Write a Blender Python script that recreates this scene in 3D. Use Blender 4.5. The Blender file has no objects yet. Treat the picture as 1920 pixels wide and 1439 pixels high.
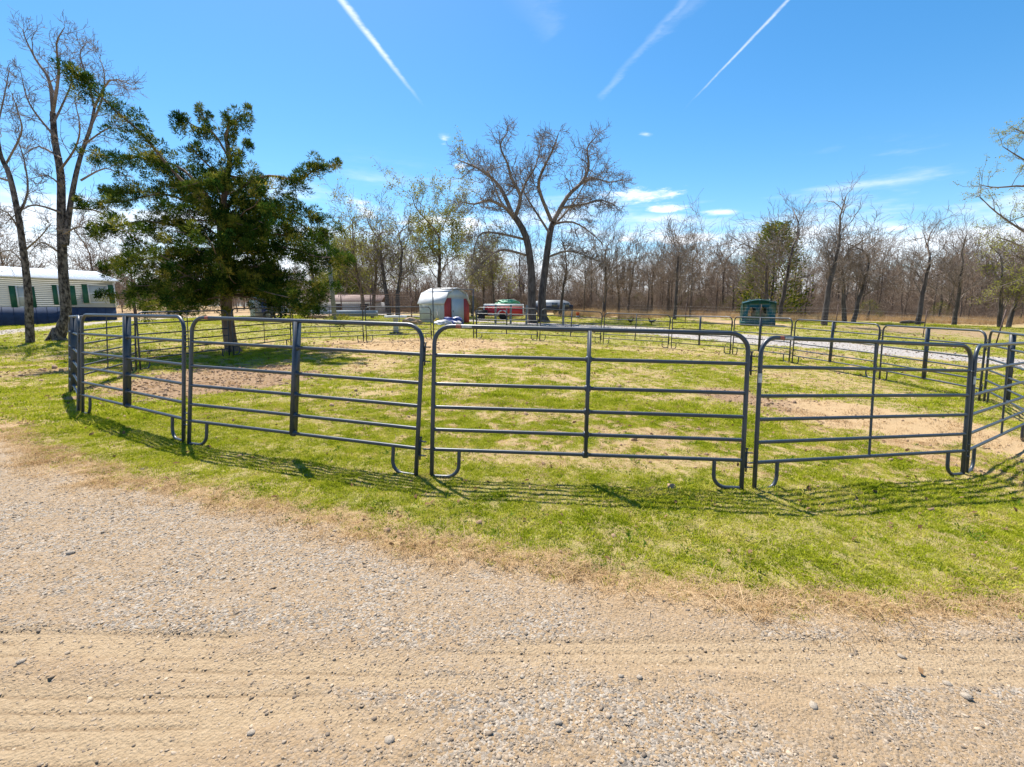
import bpy, math, random
import numpy as np
from mathutils import Matrix, Vector

R_ = math.radians
C = bpy.context.scene.collection
rng = np.random.default_rng(7)
random.seed(7)

# ------------------------------------------------------------------ camera
CZ = 1.65
F_PX, PITCH, ROLL = 878.36, 0.155185, 0.0037404
cF = np.array([0, math.cos(PITCH), -math.sin(PITCH)])
_U0 = np.array([0, math.sin(PITCH), math.cos(PITCH)])
_R0 = np.array([1., 0, 0])
cR = _R0*math.cos(ROLL) + _U0*math.sin(ROLL)
cU = -_R0*math.sin(ROLL) + _U0*math.cos(ROLL)
cam = bpy.data.cameras.new('camera')
cam_o = bpy.data.objects.new('camera', cam)
C.objects.link(cam_o)
cam.sensor_width = 36
cam.lens = 36*F_PX/1920
cam.clip_start = 0.05
cam.clip_end = 6000
m = Matrix.Identity(4)
for i in range(3):
    m[i][0] = cR[i]; m[i][1] = cU[i]; m[i][2] = -cF[i]
m[2][3] = CZ
cam_o.matrix_world = m
bpy.context.scene.camera = cam_o

# ------------------------------------------------------------------ light
SUN_AZ, SUN_EL = -26.0, 61.0
sd = Vector((math.sin(R_(SUN_AZ))*math.cos(R_(SUN_EL)), math.cos(R_(SUN_AZ))*math.cos(R_(SUN_EL)), math.sin(R_(SUN_EL))))
sun = bpy.data.lights.new('sun', 'SUN')
sun.energy = 4.8
sun.angle = R_(0.55)
sun.color = (1.0, 0.95, 0.87)
sun_o = bpy.data.objects.new('sun', sun)
C.objects.link(sun_o)
sun_o.rotation_euler = sd.to_track_quat('Z', 'Y').to_euler()
vs = bpy.context.scene.view_settings
vs.view_transform = 'Standard'
try: vs.look = 'None'
except Exception: pass
vs.exposure = 1.02
vs.gamma = 1
vs.use_curve_mapping = False
cy = bpy.context.scene.cycles
cy.max_bounces = 6
cy.transparent_max_bounces = 6
cy.diffuse_bounces = 3


def ray(px, py):
    d = cF + cR*(px-960)/F_PX - cU*(py-719.5)/F_PX
    return d


def W(px, py, y):
    d = ray(px, py); t = y/d[1]
    return np.array([d[0]*t, y, CZ+d[2]*t])


# ---- world: Nishita sky with thin cloud and contrails, all by direction
world = bpy.data.worlds.new('World')
bpy.context.scene.world = world
world.use_nodes = True
nt = world.node_tree
for n in list(nt.nodes): nt.nodes.remove(n)
N = nt.nodes; L = nt.links


def wn(t, **k):
    n = N.new(t)
    for a, b in k.items(): setattr(n, a, b)
    return n


def wmath(op, a, b=None, c=None, clamp=False):
    n = N.new('ShaderNodeMath'); n.operation = op; n.use_clamp = clamp
    for i, v in enumerate((a, b, c)):
        if v is None: continue
        if isinstance(v, (int, float)): n.inputs[i].default_value = v
        else: L.new(v, n.inputs[i])
    return n.outputs[0]


def wdot(a, v):
    n = N.new('ShaderNodeVectorMath'); n.operation = 'DOT_PRODUCT'
    L.new(a, n.inputs[0]); n.inputs[1].default_value = tuple(v)
    return n.outputs['Value']


def wrange(v, a, b, c=0., d=1., smooth=True):
    n = N.new('ShaderNodeMapRange')
    if smooth: n.interpolation_type = 'SMOOTHSTEP'
    L.new(v, n.inputs[0])
    for i, x in zip((1, 2, 3, 4), (a, b, c, d)): n.inputs[i].default_value = x
    return n.outputs[0]


out = wn('ShaderNodeOutputWorld'); bg = wn('ShaderNodeBackground')
sky = wn('ShaderNodeTexSky', sky_type='NISHITA', sun_disc=False)
sky.sun_elevation = R_(SUN_EL); sky.sun_rotation = R_(SUN_AZ)
sky.air_density = 1.0; sky.dust_density = 0.4; sky.ozone_density = 2.5; sky.altitude = 200
tc = wn('ShaderNodeTexCoord')
D = tc.outputs['Generated']
sep = wn('ShaderNodeSeparateXYZ'); L.new(D, sep.inputs[0])
dz = sep.outputs[2]
hs = wn('ShaderNodeHueSaturation'); hs.inputs['Saturation'].default_value = 1.34; hs.inputs['Hue'].default_value = 0.494
L.new(sky.outputs[0], hs.inputs['Color'])
# stratified cloud low over the horizon
mp = wn('ShaderNodeMapping'); mp.inputs['Scale'].default_value = (2.2, 2.2, 13); mp.inputs['Location'].default_value = (.3, .1, .4)
L.new(D, mp.inputs[0])
nz = wn('ShaderNodeTexNoise'); nz.inputs['Scale'].default_value = 1.6; nz.inputs['Detail'].default_value = 8; nz.inputs['Roughness'].default_value = .58
L.new(mp.outputs[0], nz.inputs[0])
el1 = wrange(dz, .27, .02)
cl = wrange(wmath('ADD', nz.outputs[0], wmath('MULTIPLY', el1, .40)), .56, .84)
cl = wmath('MULTIPLY', cl, wrange(dz, .31, .17))
cl = wmath('MULTIPLY', cl, .85)
# a few brighter cloud wisps
mp2 = wn('ShaderNodeMapping'); mp2.inputs['Scale'].default_value = (8, 8, 30)
L.new(D, mp2.inputs[0])
nz2 = wn('ShaderNodeTexNoise'); nz2.inputs['Scale'].default_value = 1.9; nz2.inputs['Detail'].default_value = 9; nz2.inputs['Roughness'].default_value = .68
L.new(mp2.outputs[0], nz2.inputs[0])


def nrm(v):
    v = np.array(v, float); return v/np.linalg.norm(v)


def blob(px0, px1, py, h, gain, rise=0):
    a = nrm(ray(px0, py)); b = nrm(ray(px1, py+rise)); c = nrm(a+b)
    t = nrm(b-a); n = nrm(np.cross(t, c)); w = np.linalg.norm(b-a)/2
    s = wmath('DIVIDE', wdot(D, t), w)
    q = wmath('DIVIDE', wdot(D, n), h/F_PX)
    r2 = wmath('ADD', wmath('MULTIPLY', s, s), wmath('MULTIPLY', q, q))
    front = wmath('GREATER_THAN', wdot(D, c), 0)
    r2 = wmath('MULTIPLY', wmath('EXPONENT', wmath('MULTIPLY', r2, -1.4)), front)
    k = wrange(wmath('ADD', nz2.outputs[0], wmath('MULTIPLY', r2, .30)), .60, .88)
    return wmath('MULTIPLY', k, wmath('MULTIPLY', r2, gain, clamp=True), clamp=True)


acc = cl
for args in ((640, 720, 372, 22, 2.2, 30), (1120, 1290, 372, 19, 2.6, -10), (1190, 1330, 392, 9, 1.6), (818, 848, 262, 12, .9, 8), (1100, 1500, 450, 22, 1.8, 6), (700, 1000, 418, 24, 1.6, 10), (1500, 1900, 428, 12, .8, 4), (845, 880, 312, 8, 1.6), (0, 230, 470, 50, 1.5), (1190, 1235, 252, 4, .5), (1300, 1400, 398, 6, .9)):
    acc = wmath('MAXIMUM', acc, blob(*args))


def trail(p0, p1, w0, w1, gain, soft=1.0, fade=.16):
    a = nrm(ray(*p0)); b = nrm(ray(*p1)); n = nrm(np.cross(a, b)); c = nrm(a+b); t = nrm(b-a)
    h = float(np.dot(b, t))
    s = wmath('DIVIDE', wdot(D, t), h)                   # -1 .. 1 along the trail
    wob = wmath('MULTIPLY', wmath('SUBTRACT', nz2.outputs[0], .5), .010*soft)
    q = wmath('ABSOLUTE', wmath('ADD', wdot(D, n), wob))
    w = wrange(s, -1, 1, w0/F_PX, w1/F_PX, smooth=False)
    k = wmath('DIVIDE', q, w)
    k = wrange(k, 1.25, .0)
    k = wmath('MULTIPLY', k, wrange(s, 1.05, 1.0-fade))
    k = wmath('MULTIPLY', k, wrange(s, -3.2, -2.2))
    k = wmath('MULTIPLY', k, wmath('GREATER_THAN', wdot(D, c), 0))
    tex = wrange(nz2.outputs[0], .32, .62, .35, 1.)
    return wmath('MULTIPLY', wmath('MULTIPLY', k, tex), gain, clamp=True)


for args in (((640, 0), (796, 202), 6, 3., .75, 1., 1.3), ((1478, 0), (1281, 207), 2.6, 1.3, .5, .5, 1.0), ((1305, 0), (1205, 95), 14, 7, .09, 3.5, .2), ((1215, 80), (1122, 188), 7, 6, .15, 2.5), ((990, -30), (1040, 70), 40, 20, .07, 5)):
    acc = wmath('MAXIMUM', acc, trail(*args))
mix = wn('ShaderNodeMix', data_type='RGBA')
L.new(acc, mix.inputs[0])
L.new(hs.outputs[0], mix.inputs[6])
mix.inputs[7].default_value = (6.9, 7.2, 7.7, 1)
L.new(mix.outputs[2], bg.inputs[0])
bg.inputs[1].default_value = 0.092
L.new(bg.outputs[0], out.inputs[0])


# ------------------------------------------------------------------ helpers
def tag(o, label=None, cat=None, group=None, kind=None):
    if label: o['label'] = label
    if cat: o['category'] = cat
    if group: o['group'] = group
    if kind: o['kind'] = kind
    return o


def empty(name, loc, rz=0., label=None, cat=None, group=None):
    o = bpy.data.objects.new(name, None)
    o.empty_display_size = .2
    C.objects.link(o); o.location = [float(v) for v in loc]; o.rotation_euler = (0, 0, rz)
    return tag(o, label, cat, group)


class MB:
    """collects tubes, boxes and faces; build() links them as one mesh object"""
    def __init__(s): s.v = []; s.q = []; s.t = []; s.n = 0; s.poly = []

    def add(s, v, quads=None, tris=None, polys=None):
        v = np.asarray(v, float).reshape(-1, 3); s.v.append(v)
        if quads is not None and len(quads): s.q.append(np.asarray(quads, int)+s.n)
        if tris is not None and len(tris): s.t.append(np.asarray(tris, int)+s.n)
        if polys:
            for p in polys: s.poly.append([i+s.n for i in p])
        s.n += len(v)

    def tube(s, pts, rad, sides=6, cap=False, up=None):
        pts = np.asarray(pts, float); n = len(pts)
        rad = np.broadcast_to(np.asarray(rad, float), (n,))
        t = np.empty_like(pts); t[1:-1] = pts[2:]-pts[:-2]; t[0] = pts[1]-pts[0]; t[-1] = pts[-1]-pts[-2]
        t /= np.linalg.norm(t, axis=1)[:, None]+1e-12
        ref = np.array([0, 0, 1.]) if abs(t[0][2]) < .8 else np.array([1., 0, 0])
        if up is not None: ref = np.array(up, float)
        a = np.cross(t, ref); a /= np.linalg.norm(a, axis=1)[:, None]+1e-9
        b = np.cross(t, a)
        th = np.arange(sides)*2*math.pi/sides
        ring = pts[:, None]+rad[:, None, None]*(np.cos(th)[None, :, None]*a[:, None]+np.sin(th)[None, :, None]*b[:, None])
        i = np.arange(n-1)[:, None]*sides; j = np.arange(sides)[None]; k = (j+1) % sides
        q = np.stack([i+j, i+k, i+sides+k, i+sides+j], -1).reshape(-1, 4)
        s.add(ring.reshape(-1, 3), q, polys=[list(range(sides))[::-1], [(n-1)*sides+x for x in range(sides)]] if cap else None)

    def box(s, c, d, rz=0., rot=None):
        x, y, z = [v/2 for v in d]
        v = np.array([(a, b, e) for a in (-x, x) for b in (-y, y) for e in (-z, z)])
        if rot is not None: v = v@np.array(rot).T
        if rz:
            ca, sa = math.cos(rz), math.sin(rz)
            v = v@np.array([[ca, sa, 0], [-sa, ca, 0], [0, 0, 1]])
        s.add(v+np.array(c), [(0, 1, 3, 2), (4, 6, 7, 5), (0, 4, 5, 1), (2, 3, 7, 6), (0, 2, 6, 4), (1, 5, 7, 3)])

    def prism(s, prof, y0, y1, axis='y'):
        """extrude a closed (x,z) profile from y0 to y1"""
        n = len(prof)
        v = [(x, y0, z) for x, z in prof]+[(x, y1, z) for x, z in prof]
        if axis == 'x': v = [(y, x, z) for x, y, z in v]
        s.add(v, [(i, (i+1) % n, n+(i+1) % n, n+i) for i in range(n)], polys=[list(range(n))[::-1], list(range(n, 2*n))])

    def mesh(s, name, mat, smooth=False):
        me = bpy.data.meshes.new(name)
        v = np.concatenate(s.v)
        me.vertices.add(len(v)); me.vertices.foreach_set('co', v.ravel())
        fl = []; st = []; tot = 0
        for arr, k in ((s.q, 4), (s.t, 3)):
            if arr:
                a = np.concatenate(arr); fl.append(a.ravel()); st.append(tot+np.arange(len(a))*k); tot += a.size
        for p in s.poly:
            fl.append(np.array(p)); st.append(np.array([tot])); tot += len(p)
        fl = np.concatenate(fl); st = np.concatenate(st)
        me.loops.add(len(fl)); me.loops.foreach_set('vertex_index', fl.astype(np.int32))
        me.polygons.add(len(st)); me.polygons.foreach_set('loop_start', st.astype(np.int32))
        me.update(calc_edges=True)
        if smooth: me.polygons.foreach_set('use_smooth', [True]*len(me.polygons))
        if mat: me.materials.append(mat)
        return me

    def build(s, name, mat, parent=None, smooth=False):
        return put(name, s.mesh(name, mat, smooth), parent)


def put(name, me, parent=None):
    o = bpy.data.objects.new(name, me); C.objects.link(o)
    if parent is not None: o.parent = parent
    return o


def copy_tree(o, parent=None):
    c = o.copy(); C.objects.link(c)
    if parent is not None: c.parent = parent
    for ch in o.children: copy_tree(ch, c)
    return c


# ---- materials
def mat(name, col, rough=.6, metal=0., var=0., scale=6., col2=None, bump=0., bscale=40., stretch=None, spec=None, detail=5., thresh=None):
    m = bpy.data.materials.new(name); m.use_nodes = True
    n = m.node_tree.nodes; l = m.node_tree.links; p = n['Principled BSDF']
    p.inputs['Roughness'].default_value = rough; p.inputs['Metallic'].default_value = metal
    if spec is not None: p.inputs['Specular IOR Level'].default_value = spec
    p.inputs['Base Color'].default_value = (*col, 1)
    t = n.new('ShaderNodeTexCoord'); mp = n.new('ShaderNodeMapping'); l.new(t.outputs['Object'], mp.inputs[0])
    if stretch: mp.inputs['Scale'].default_value = stretch
    if col2 is not None or var:
        z = n.new('ShaderNodeTexNoise'); z.inputs['Scale'].default_value = scale; z.inputs['Detail'].default_value = detail; z.inputs['Roughness'].default_value = .65
        l.new(mp.outputs[0], z.inputs[0])
        r = n.new('ShaderNodeMapRange'); l.new(z.outputs[0], r.inputs[0])
        a, b = thresh if thresh else (.32, .68)
        r.inputs[1].default_value = a; r.inputs[2].default_value = b
        x = n.new('ShaderNodeMix'); x.data_type = 'RGBA'; l.new(r.outputs[0], x.inputs[0])
        if col2 is None: col2 = tuple(c*(1+var) for c in col); x.inputs[6].default_value = (*[c*(1-var) for c in col], 1)
        else: x.inputs[6].default_value = (*col, 1)
        x.inputs[7].default_value = (*col2, 1)
        l.new(x.outputs[2], p.inputs['Base Color'])
    if bump:
        z = n.new('ShaderNodeTexNoise'); z.inputs['Scale'].default_value = bscale; z.inputs['Detail'].default_value = 6
        l.new(mp.outputs[0], z.inputs[0])
        b = n.new('ShaderNodeBump'); b.inputs['Strength'].default_value = bump; b.inputs['Distance'].default_value = .02
        l.new(z.outputs[0], b.inputs['Height']); l.new(b.outputs[0], p.inputs['Normal'])
    return m


def leaf_mat(name, cols, trans=.45, nscale=2.0, attr=None):
    """thin leaf: diffuse + translucent, colour from per-instance / per-position noise"""
    m = bpy.data.materials.new(name); m.use_nodes = True
    n = m.node_tree.nodes; l = m.node_tree.links
    for x in list(n): n.remove(x)
    o = n.new('ShaderNodeOutputMaterial'); d = n.new('ShaderNodeBsdfDiffuse'); t = n.new('ShaderNodeBsdfTranslucent'); mx = n.new('ShaderNodeMixShader')
    r = n.new('ShaderNodeValToRGB')
    el = r.color_ramp.elements
    el[0].position = 0; el[0].color = (*cols[0], 1); el[1].position = 1; el[1].color = (*cols[-1], 1)
    for i, c in enumerate(cols[1:-1]):
        e = el.new((i+1)/(len(cols)-1)); e.color = (*c, 1)
    if attr:
        a = n.new('ShaderNodeAttribute'); a.attribute_name = attr; l.new(a.outputs['Fac'], r.inputs[0])
    else:
        oi = n.new('ShaderNodeObjectInfo'); g = n.new('ShaderNodeNewGeometry')
        z = n.new('ShaderNodeTexNoise'); z.inputs['Scale'].default_value = nscale; z.inputs['Detail'].default_value = 3
        l.new(g.outputs['Position'], z.inputs[0])
        zz = n.new('ShaderNodeMapRange'); l.new(z.outputs[0], zz.inputs[0]); zz.inputs[1].default_value = .35; zz.inputs[2].default_value = .65
        q = n.new('ShaderNodeMath'); q.operation = 'MULTIPLY'; q.inputs[1].default_value = .62; l.new(oi.outputs['Random'], q.inputs[0])
        w = n.new('ShaderNodeMath'); w.operation = 'MULTIPLY_ADD'; w.inputs[1].default_value = .38; l.new(zz.outputs[0], w.inputs[0]); l.new(q.outputs[0], w.inputs[2])
        l.new(w.outputs[0], r.inputs[0])
    l.new(r.outputs[0], d.inputs[0]); l.new(r.outputs[0], t.inputs[0])
    mx.inputs[0].default_value = trans
    l.new(d.outputs[0], mx.inputs[1]); l.new(t.outputs[0], mx.inputs[2]); l.new(mx.outputs[0], o.inputs[0])
    return m


# ------------------------------------------------------------------ noise and ground functions
_lat = np.random.default_rng(3).random((256, 256))


def vnoise(x, y):
    xi = np.floor(x).astype(int); yi = np.floor(y).astype(int); fx = x-xi; fy = y-yi
    fx = fx*fx*(3-2*fx); fy = fy*fy*(3-2*fy)
    a = _lat[xi % 256, yi % 256]; b = _lat[(xi+1) % 256, yi % 256]; c = _lat[xi % 256, (yi+1) % 256]; d = _lat[(xi+1) % 256, (yi+1) % 256]
    return (a*(1-fx)+b*fx)*(1-fy)+(c*(1-fx)+d*fx)*fy


def fbm(x, y, s=1., o=4):
    v = 0; a = .5; t = 0
    for i in range(o):
        v = v+a*vnoise(x*s+17.3*i, y*s+9.1*i); t += a; a *= .55; s *= 2.03
    return v/t


def sstep(v, a, b):
    t = np.clip((v-a)/(b-a), 0, 1); return t*t*(3-2*t)


PANELS = [  # x, y, z (of the foot of one end post), azimuth, slope, lean
    ('F2', -6.5708, 7.0158, -1.5827, -0.5330, -0.0002, 0.0984), ('F3', -3.8356, 5.3875, -1.5858, -0.3095, -0.0169, 0.1203),
    ('F4', -0.7972, 4.4651, -1.6454, -0.0450, -0.0193, 0.1129), ('F5', 2.3753, 4.3723, -1.7385, 0.2938, -0.0463, 0.0931),
    ('F6', 5.36, 5.30, -1.885, 0.585, -0.02, 0.06), ('R1', 9.93, 9.68, -1.885, -2.17, 0.0, -0.05),
    ('R2', 10.1472, 12.8066, -1.8668, -1.6433, -0.0079, -0.0516), ('R3', 9.5527, 15.9076, -1.7654, -1.3913, -0.0263, -0.0357),
    ('R4', 8.9326, 18.9501, -1.7341, -1.3880, -0.0029, -0.0165), ('R5', 7.3530, 21.6498, -1.7273, -1.0506, -0.0017, -0.0105),
    ('R6', 4.4460, 22.9318, -1.6169, -0.4206, -0.0278, -0.0157), ('R7', 1.3086, 22.4576, -1.4296, 0.1558, -0.0493, 0.0230),
    ('R8', -1.7546, 23.2307, -1.3759, -0.2409, -0.0164, -0.0002), ('B1', -6.3545, 20.5000, -1.3908, 0.5729, 0.0089, -0.0082),
    ('B2', -8.4895, 18.2164, -1.3816, 0.8523, -0.0059, -0.0179), ('B3', -9.1008, 15.2767, -1.4836, 1.4106, 0.0198, -0.0532),
    ('B4', -9.7951, 12.2508, -1.5870, 1.3792, 0.0158, -0.0690), ('B5', -8.9413, 9.3816, -1.6658, 1.8967, 0.0175, -0.0866),
    ('F1', -8.8657, 9.2490, -1.6515, -0.7839, 0.0140, 0.1021)]
PW, PH = 3.027, 1.50

ctrl = []
for nme, x, y, z, a, s, t in PANELS:
    ctrl.append((x, y, z+CZ))
    ctrl.append((x+PW*math.cos(a)*math.cos(s), y+PW*math.sin(a)*math.cos(s), z+CZ+PW*math.sin(s)))
for x, y, z in ((0, 2, -1.62), (4, 2, -1.78), (-4, 2, -1.55), (-8, 5, -1.54), (0, -4, -1.6), (-6, -4, -1.5), (6, -4, -1.8), (9, 4, -1.92), (-12, 8, -1.6), (0.5, 13.5, -1.5), (-4, 14, -1.48), (4, 14, -1.62), (0, 19, -1.42)):
    ctrl.append((x, y, z+CZ))
# (pixel, pixel, distance) of things standing on the ground farther off
FAR = [(225, 600, 38), (0, 612, 33), (57, 643, 20), (112, 640, 21), (436, 661, 16.6), (800, 606, 34.5), (834, 607, 33.2), (874, 606, 34.8), (742, 626, 25.5),
       (628, 598, 30), (490, 604, 28), (1005, 606, 38), (940, 600, 44), (1130, 592, 42), (1265, 600, 38), (1418, 611, 32), (1545, 612, 29), (1455, 604, 38),
       (1720, 610, 33), (1790, 611, 34), (1900, 613, 36), (700, 592, 40), (600, 592, 42), (1300, 588, 60), (900, 585, 62), (1700, 597, 60), (500, 590, 50), (100, 600, 55),
       (1950, 655, 22), (1560, 640, 23), (1240, 622, 27), (-150, 620, 30)]
for px, py, d in FAR: ctrl.append(tuple(W(px, py, d)))
for a in np.linspace(-1.5, 1.5, 9):
    for r, z in ((110, 2.2), (220, 1.8), (420, 1.0)):
        ctrl.append((r*math.sin(a), r*math.cos(a), z))
for a in (2.2, 3.1, 4.0):
    for r in (40, 200, 420): ctrl.append((r*math.sin(a), r*math.cos(a), -.2))
ctrl = np.array(ctrl)


def _phi(r): return np.sqrt(r*r+4.)


_d = np.linalg.norm(ctrl[:, None, :2]-ctrl[None, :, :2], axis=2)
_n = len(ctrl)
_A = np.zeros((_n+3, _n+3)); _A[:_n, :_n] = _phi(_d)-np.eye(_n)*.12*_phi(0.)
_A[:_n, _n] = 1; _A[:_n, _n+1:] = ctrl[:, :2]*.02; _A[_n:, :_n] = _A[:_n, _n:].T
_w = np.linalg.solve(_A, np.concatenate([ctrl[:, 2], [0, 0, 0]]))


def gz(x, y):
    x = np.asarray(x, float); y = np.asarray(y, float); sh = x.shape; x = x.ravel(); y = y.ravel()
    o = np.empty_like(x)
    for i in range(0, len(x), 60000):
        xs = x[i:i+60000]; ys = y[i:i+60000]
        r = np.hypot(xs[:, None]-ctrl[None, :, 0], ys[:, None]-ctrl[None, :, 1])
        o[i:i+60000] = _phi(r)@_w[:_n]+_w[_n]+_w[_n+1]*xs*.02+_w[_n+2]*ys*.02
    return o.reshape(sh)


def hit(px, py):
    """where the line of sight through a photo pixel meets the ground"""
    d = ray(px, py); ys = np.concatenate([np.arange(1.2, 12, .02), np.arange(12, 45, .06), np.arange(45, 200, .5)])
    xs = d[0]/d[1]*ys; zs = CZ+d[2]/d[1]*ys
    below = np.nonzero(zs < gz(xs, ys))[0]
    i = below[0] if len(below) else len(ys)-1
    return xs[i], ys[i]


def onground(px, y):
    x = W(px, 600, y)[0]
    return np.array([x, y, float(gz(x, y))])


# drive edge, back lane, bare patches
edge = np.array([hit(*p) for p in ((-60, 770), (0, 800), (60, 840), (130, 872), (250, 905), (420, 945), (560, 975), (700, 1005), (950, 1055), (1200, 1092), (1300, 1112), (1500, 1125), (1700, 1140), (1920, 1152))])
edge = np.vstack([[-40, 14], [-20, 10.2], [-12, 7.6], edge, [8, 2.1], [20, 1.2]])
edge = edge[np.argsort(edge[:, 0])]
lane = np.array([hit(*p) for p in ((1990, 690), (1920, 682), (1800, 671), (1700, 662), (1560, 648), (1450, 640), (1350, 631), (1250, 623), (1150, 616), (1060, 611), (960, 606))])
lane = np.vstack([[30, lane[0][1]-3], lane, [lane[-1][0]-8, lane[-1][1]+6], [lane[-1][0]-20, lane[-1][1]+16]])
path = np.array([hit(*p) for p in ((-60, 630), (0, 624), (60, 618), (110, 613), (180, 606), (250, 601), (330, 597), (400, 594), (480, 592))])
path = np.vstack([[-60, path[0][1]-8], path])


def pdist(x, y, pl):
    d = np.full(x.shape, 1e9)
    for a, b in zip(pl[:-1], pl[1:]):
        ab = b-a; t = np.clip(((x-a[0])*ab[0]+(y-a[1])*ab[1])/(ab@ab), 0, 1)
        d = np.minimum(d, np.hypot(x-a[0]-t*ab[0], y-a[1]-t*ab[1]))
    return d


PATCH = []   # centre, radii in world, strength, kind 0 tan 1 brown
for x0, x1, y0, y1, s, k in ((555, 1000, 634, 670, 1.35, 0), (215, 580, 684, 750, 1.2, 1), (1460, 1880, 745, 885, 1.05, 0), (1300, 1450, 725, 768, 1.0, 1), (800, 1440, 842, 888, .62, 0),
                             (630, 770, 668, 706, .75, 0), (1150, 1360, 648, 676, .6, 0), (1430, 1650, 690, 745, .6, 0), (0, 130, 688, 716, .8, 1), (1330, 1500, 598, 618, 1.0, 0), (1560, 1920, 612, 634, .8, 1),
                             (1000, 1140, 642, 656, .5, 0), (380, 520, 740, 800, .45, 0), (540, 700, 735, 775, .5, 0), (1090, 1290, 700, 732, .5, 0), (870, 1020, 745, 790, .4, 0), (1060, 1260, 592, 598, .9, 1),
                             (1560, 1750, 880, 905, .4, 0), (600, 720, 585, 600, .8, 0), (1450, 1580, 655, 672, .5, 1)):
    xa, ya = hit((x0+x1)/2, y1); xb, yb = hit((x0+x1)/2, y0); xl, _ = hit(x0, (y0+y1)/2); xr, _ = hit(x1, (y0+y1)/2)
    PATCH.append(((xa+xb)/2 if abs(xa-xb) < 4 else (xl+xr)/2, (ya+yb)/2, max(abs(xr-xl)/2, .3), max(abs(yb-ya)/2, .3), s, k))


def masks(x, y):
    """grass cover, gravel, brown soil, straw (0..1 each)"""
    r = np.hypot(x, y)
    n1 = fbm(x, y, 1.1, 4); n2 = fbm(x+50, y-20, 4.5, 3); n3 = fbm(x-31, y+77, .35, 3)
    yb = np.interp(x, edge[:, 0], edge[:, 1])
    slope = np.where(x < -3, .75, 1.)
    dd = (y-yb)*slope+(n1-.5)*.55+(n2-.5)*.25          # >0: on the grass side of the drive edge
    drive = 1-sstep(dd, -.16, .10)
    straw = np.exp(-((dd-.02)/.20)**2)
    dl = pdist(x, y, lane)+(n1-.5)*.9; dp = pdist(x, y, path)+(n1-.5)*.7
    road = np.maximum(1-sstep(dl, 1.25, 1.9), (1-sstep(dp, 1.1, 1.7))*.9)
    bare = np.zeros_like(x); brown = np.zeros_like(x)
    for cx, cy_, rx, ry, s, k in PATCH:
        q = np.hypot((x-cx)/rx, (y-cy_)/ry)+(n1-.5)*1.1+(n2-.5)*.5
        v = s*(1-sstep(q, .55, 1.15))
        bare = np.maximum(bare, v)
        if k: brown = np.maximum(brown, v)
    thin = sstep(n1*.5+n2*.5, .46, .62)*.95              # thin spots all over the sward
    thin2 = sstep(fbm(x+9, y+5, 7., 2), .50, .66)*.75
    bare = np.clip(np.maximum(bare, np.maximum(thin*.8, thin2)*(.55+.9*n3)*np.where(r > 23.5, .35, np.where(y > yb+2.2, .88, .50))), 0, 1)
    grass = (1-drive)*(1-np.clip(road, 0, 1))*(1-np.clip(bare*1.1, 0, 1))
    grass = grass*(1-.6*np.clip(straw, 0, 1))
    dry = sstep(r, 46, 62)                               # woodland floor, dead grass and leaf litter
    grass = grass*(1-dry*.95)
    wx = sstep(x-.25*y, 2, 8)*sstep(y, 40, 46)
    grass = grass*(1-.9*wx)
    return grass, np.clip(drive, 0, 1), np.clip(road, 0, 1), np.clip(brown+dry*.5, 0, 1), np.clip(straw, 0, 1), bare


TR = [(hit(0, 1222), hit(960, 1245), hit(1920, 1240), .17), (hit(0, 1395), hit(960, 1385), hit(1920, 1412), .30), (hit(0, 1300), hit(960, 1290), hit(1920, 1290), 0.)]


def trackmask(x, y):
    v = np.zeros_like(x); rid = np.zeros_like(x)
    for a, b, c, hw in TR[:2]:
        yc = np.interp(x, [a[0], b[0], c[0]], [a[1], b[1], c[1]])
        d = y-yc
        mmm = (1-sstep(np.abs(d), hw*.7, hw*1.15))*sstep(fbm(x*.5+a[0], y*2+3, 1.1, 3), .36, .50)
        v = np.maximum(v, mmm)
        k = np.abs((((d+.02*fbm(x, y, .8, 2))/(.075+.0*d)) % 1)-.5)*2
        rid = np.maximum(rid, mmm*sstep(k, .74, .93)*sstep(fbm(x*1.2, y*9, 1.6, 2), .30, .5))
    return v, rid


def relief(x, y, g, drv, trk, rid, brown):
    r = np.hypot(x, y)
    f = np.clip(1.5-r/30, .15, 1)
    z = (fbm(x, y, .7, 3)-.5)*.05*(1-drv)*f + (fbm(x, y, 6, 3)-.5)*.035*(1-drv)*f + (fbm(x+4, y, 14, 2)-.5)*.03*brown*f*(1-drv)
    z = z + drv*((fbm(x, y, 2.2, 3)-.5)*.035*(1-.7*trk)+(fbm(x, y, 16, 2)-.5)*.014*(1-.8*trk)-.012*trk-.007*rid)
    return z


def ground(x, y):
    g, drv, road, brown, straw, bare = masks(x, y)
    trk, rid = trackmask(x, y); trk = trk*drv; rid = rid*drv
    return gz(x, y)+relief(x, y, g, drv, trk, rid, brown), (g, drv, road, brown, straw, bare, trk, rid)


# ---- ground sheet: polar grid, fine near, coarse far
aa = np.concatenate([np.linspace(-180, -64, 24)[:-1], np.arange(-64, 64.01, .26), np.linspace(64, 180, 24)[1:-1]])
aa = np.radians(aa)
rr = [0.9]
while rr[-1] < 36: rr.append(rr[-1]*1.0068+.001)
while rr[-1] < 460: rr.append(rr[-1]*1.05)
rr = np.array(rr)
A, RR = np.meshgrid(aa, rr)
gx = (RR*np.sin(A)).ravel(); gy = (RR*np.cos(A)).ravel()
zz, mk = ground(gx, gy)
nr, na = len(rr), len(aa)
i = np.arange(nr-1)[:, None]*na; j = np.arange(na)[None]; k = (j+1) % na
quads = np.stack([i+j, i+k, i+na+k, i+na+j], -1).reshape(-1, 4)[:, ::-1]
gb = MB(); gb.add(np.stack([gx, gy, zz], -1), quads)
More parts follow.
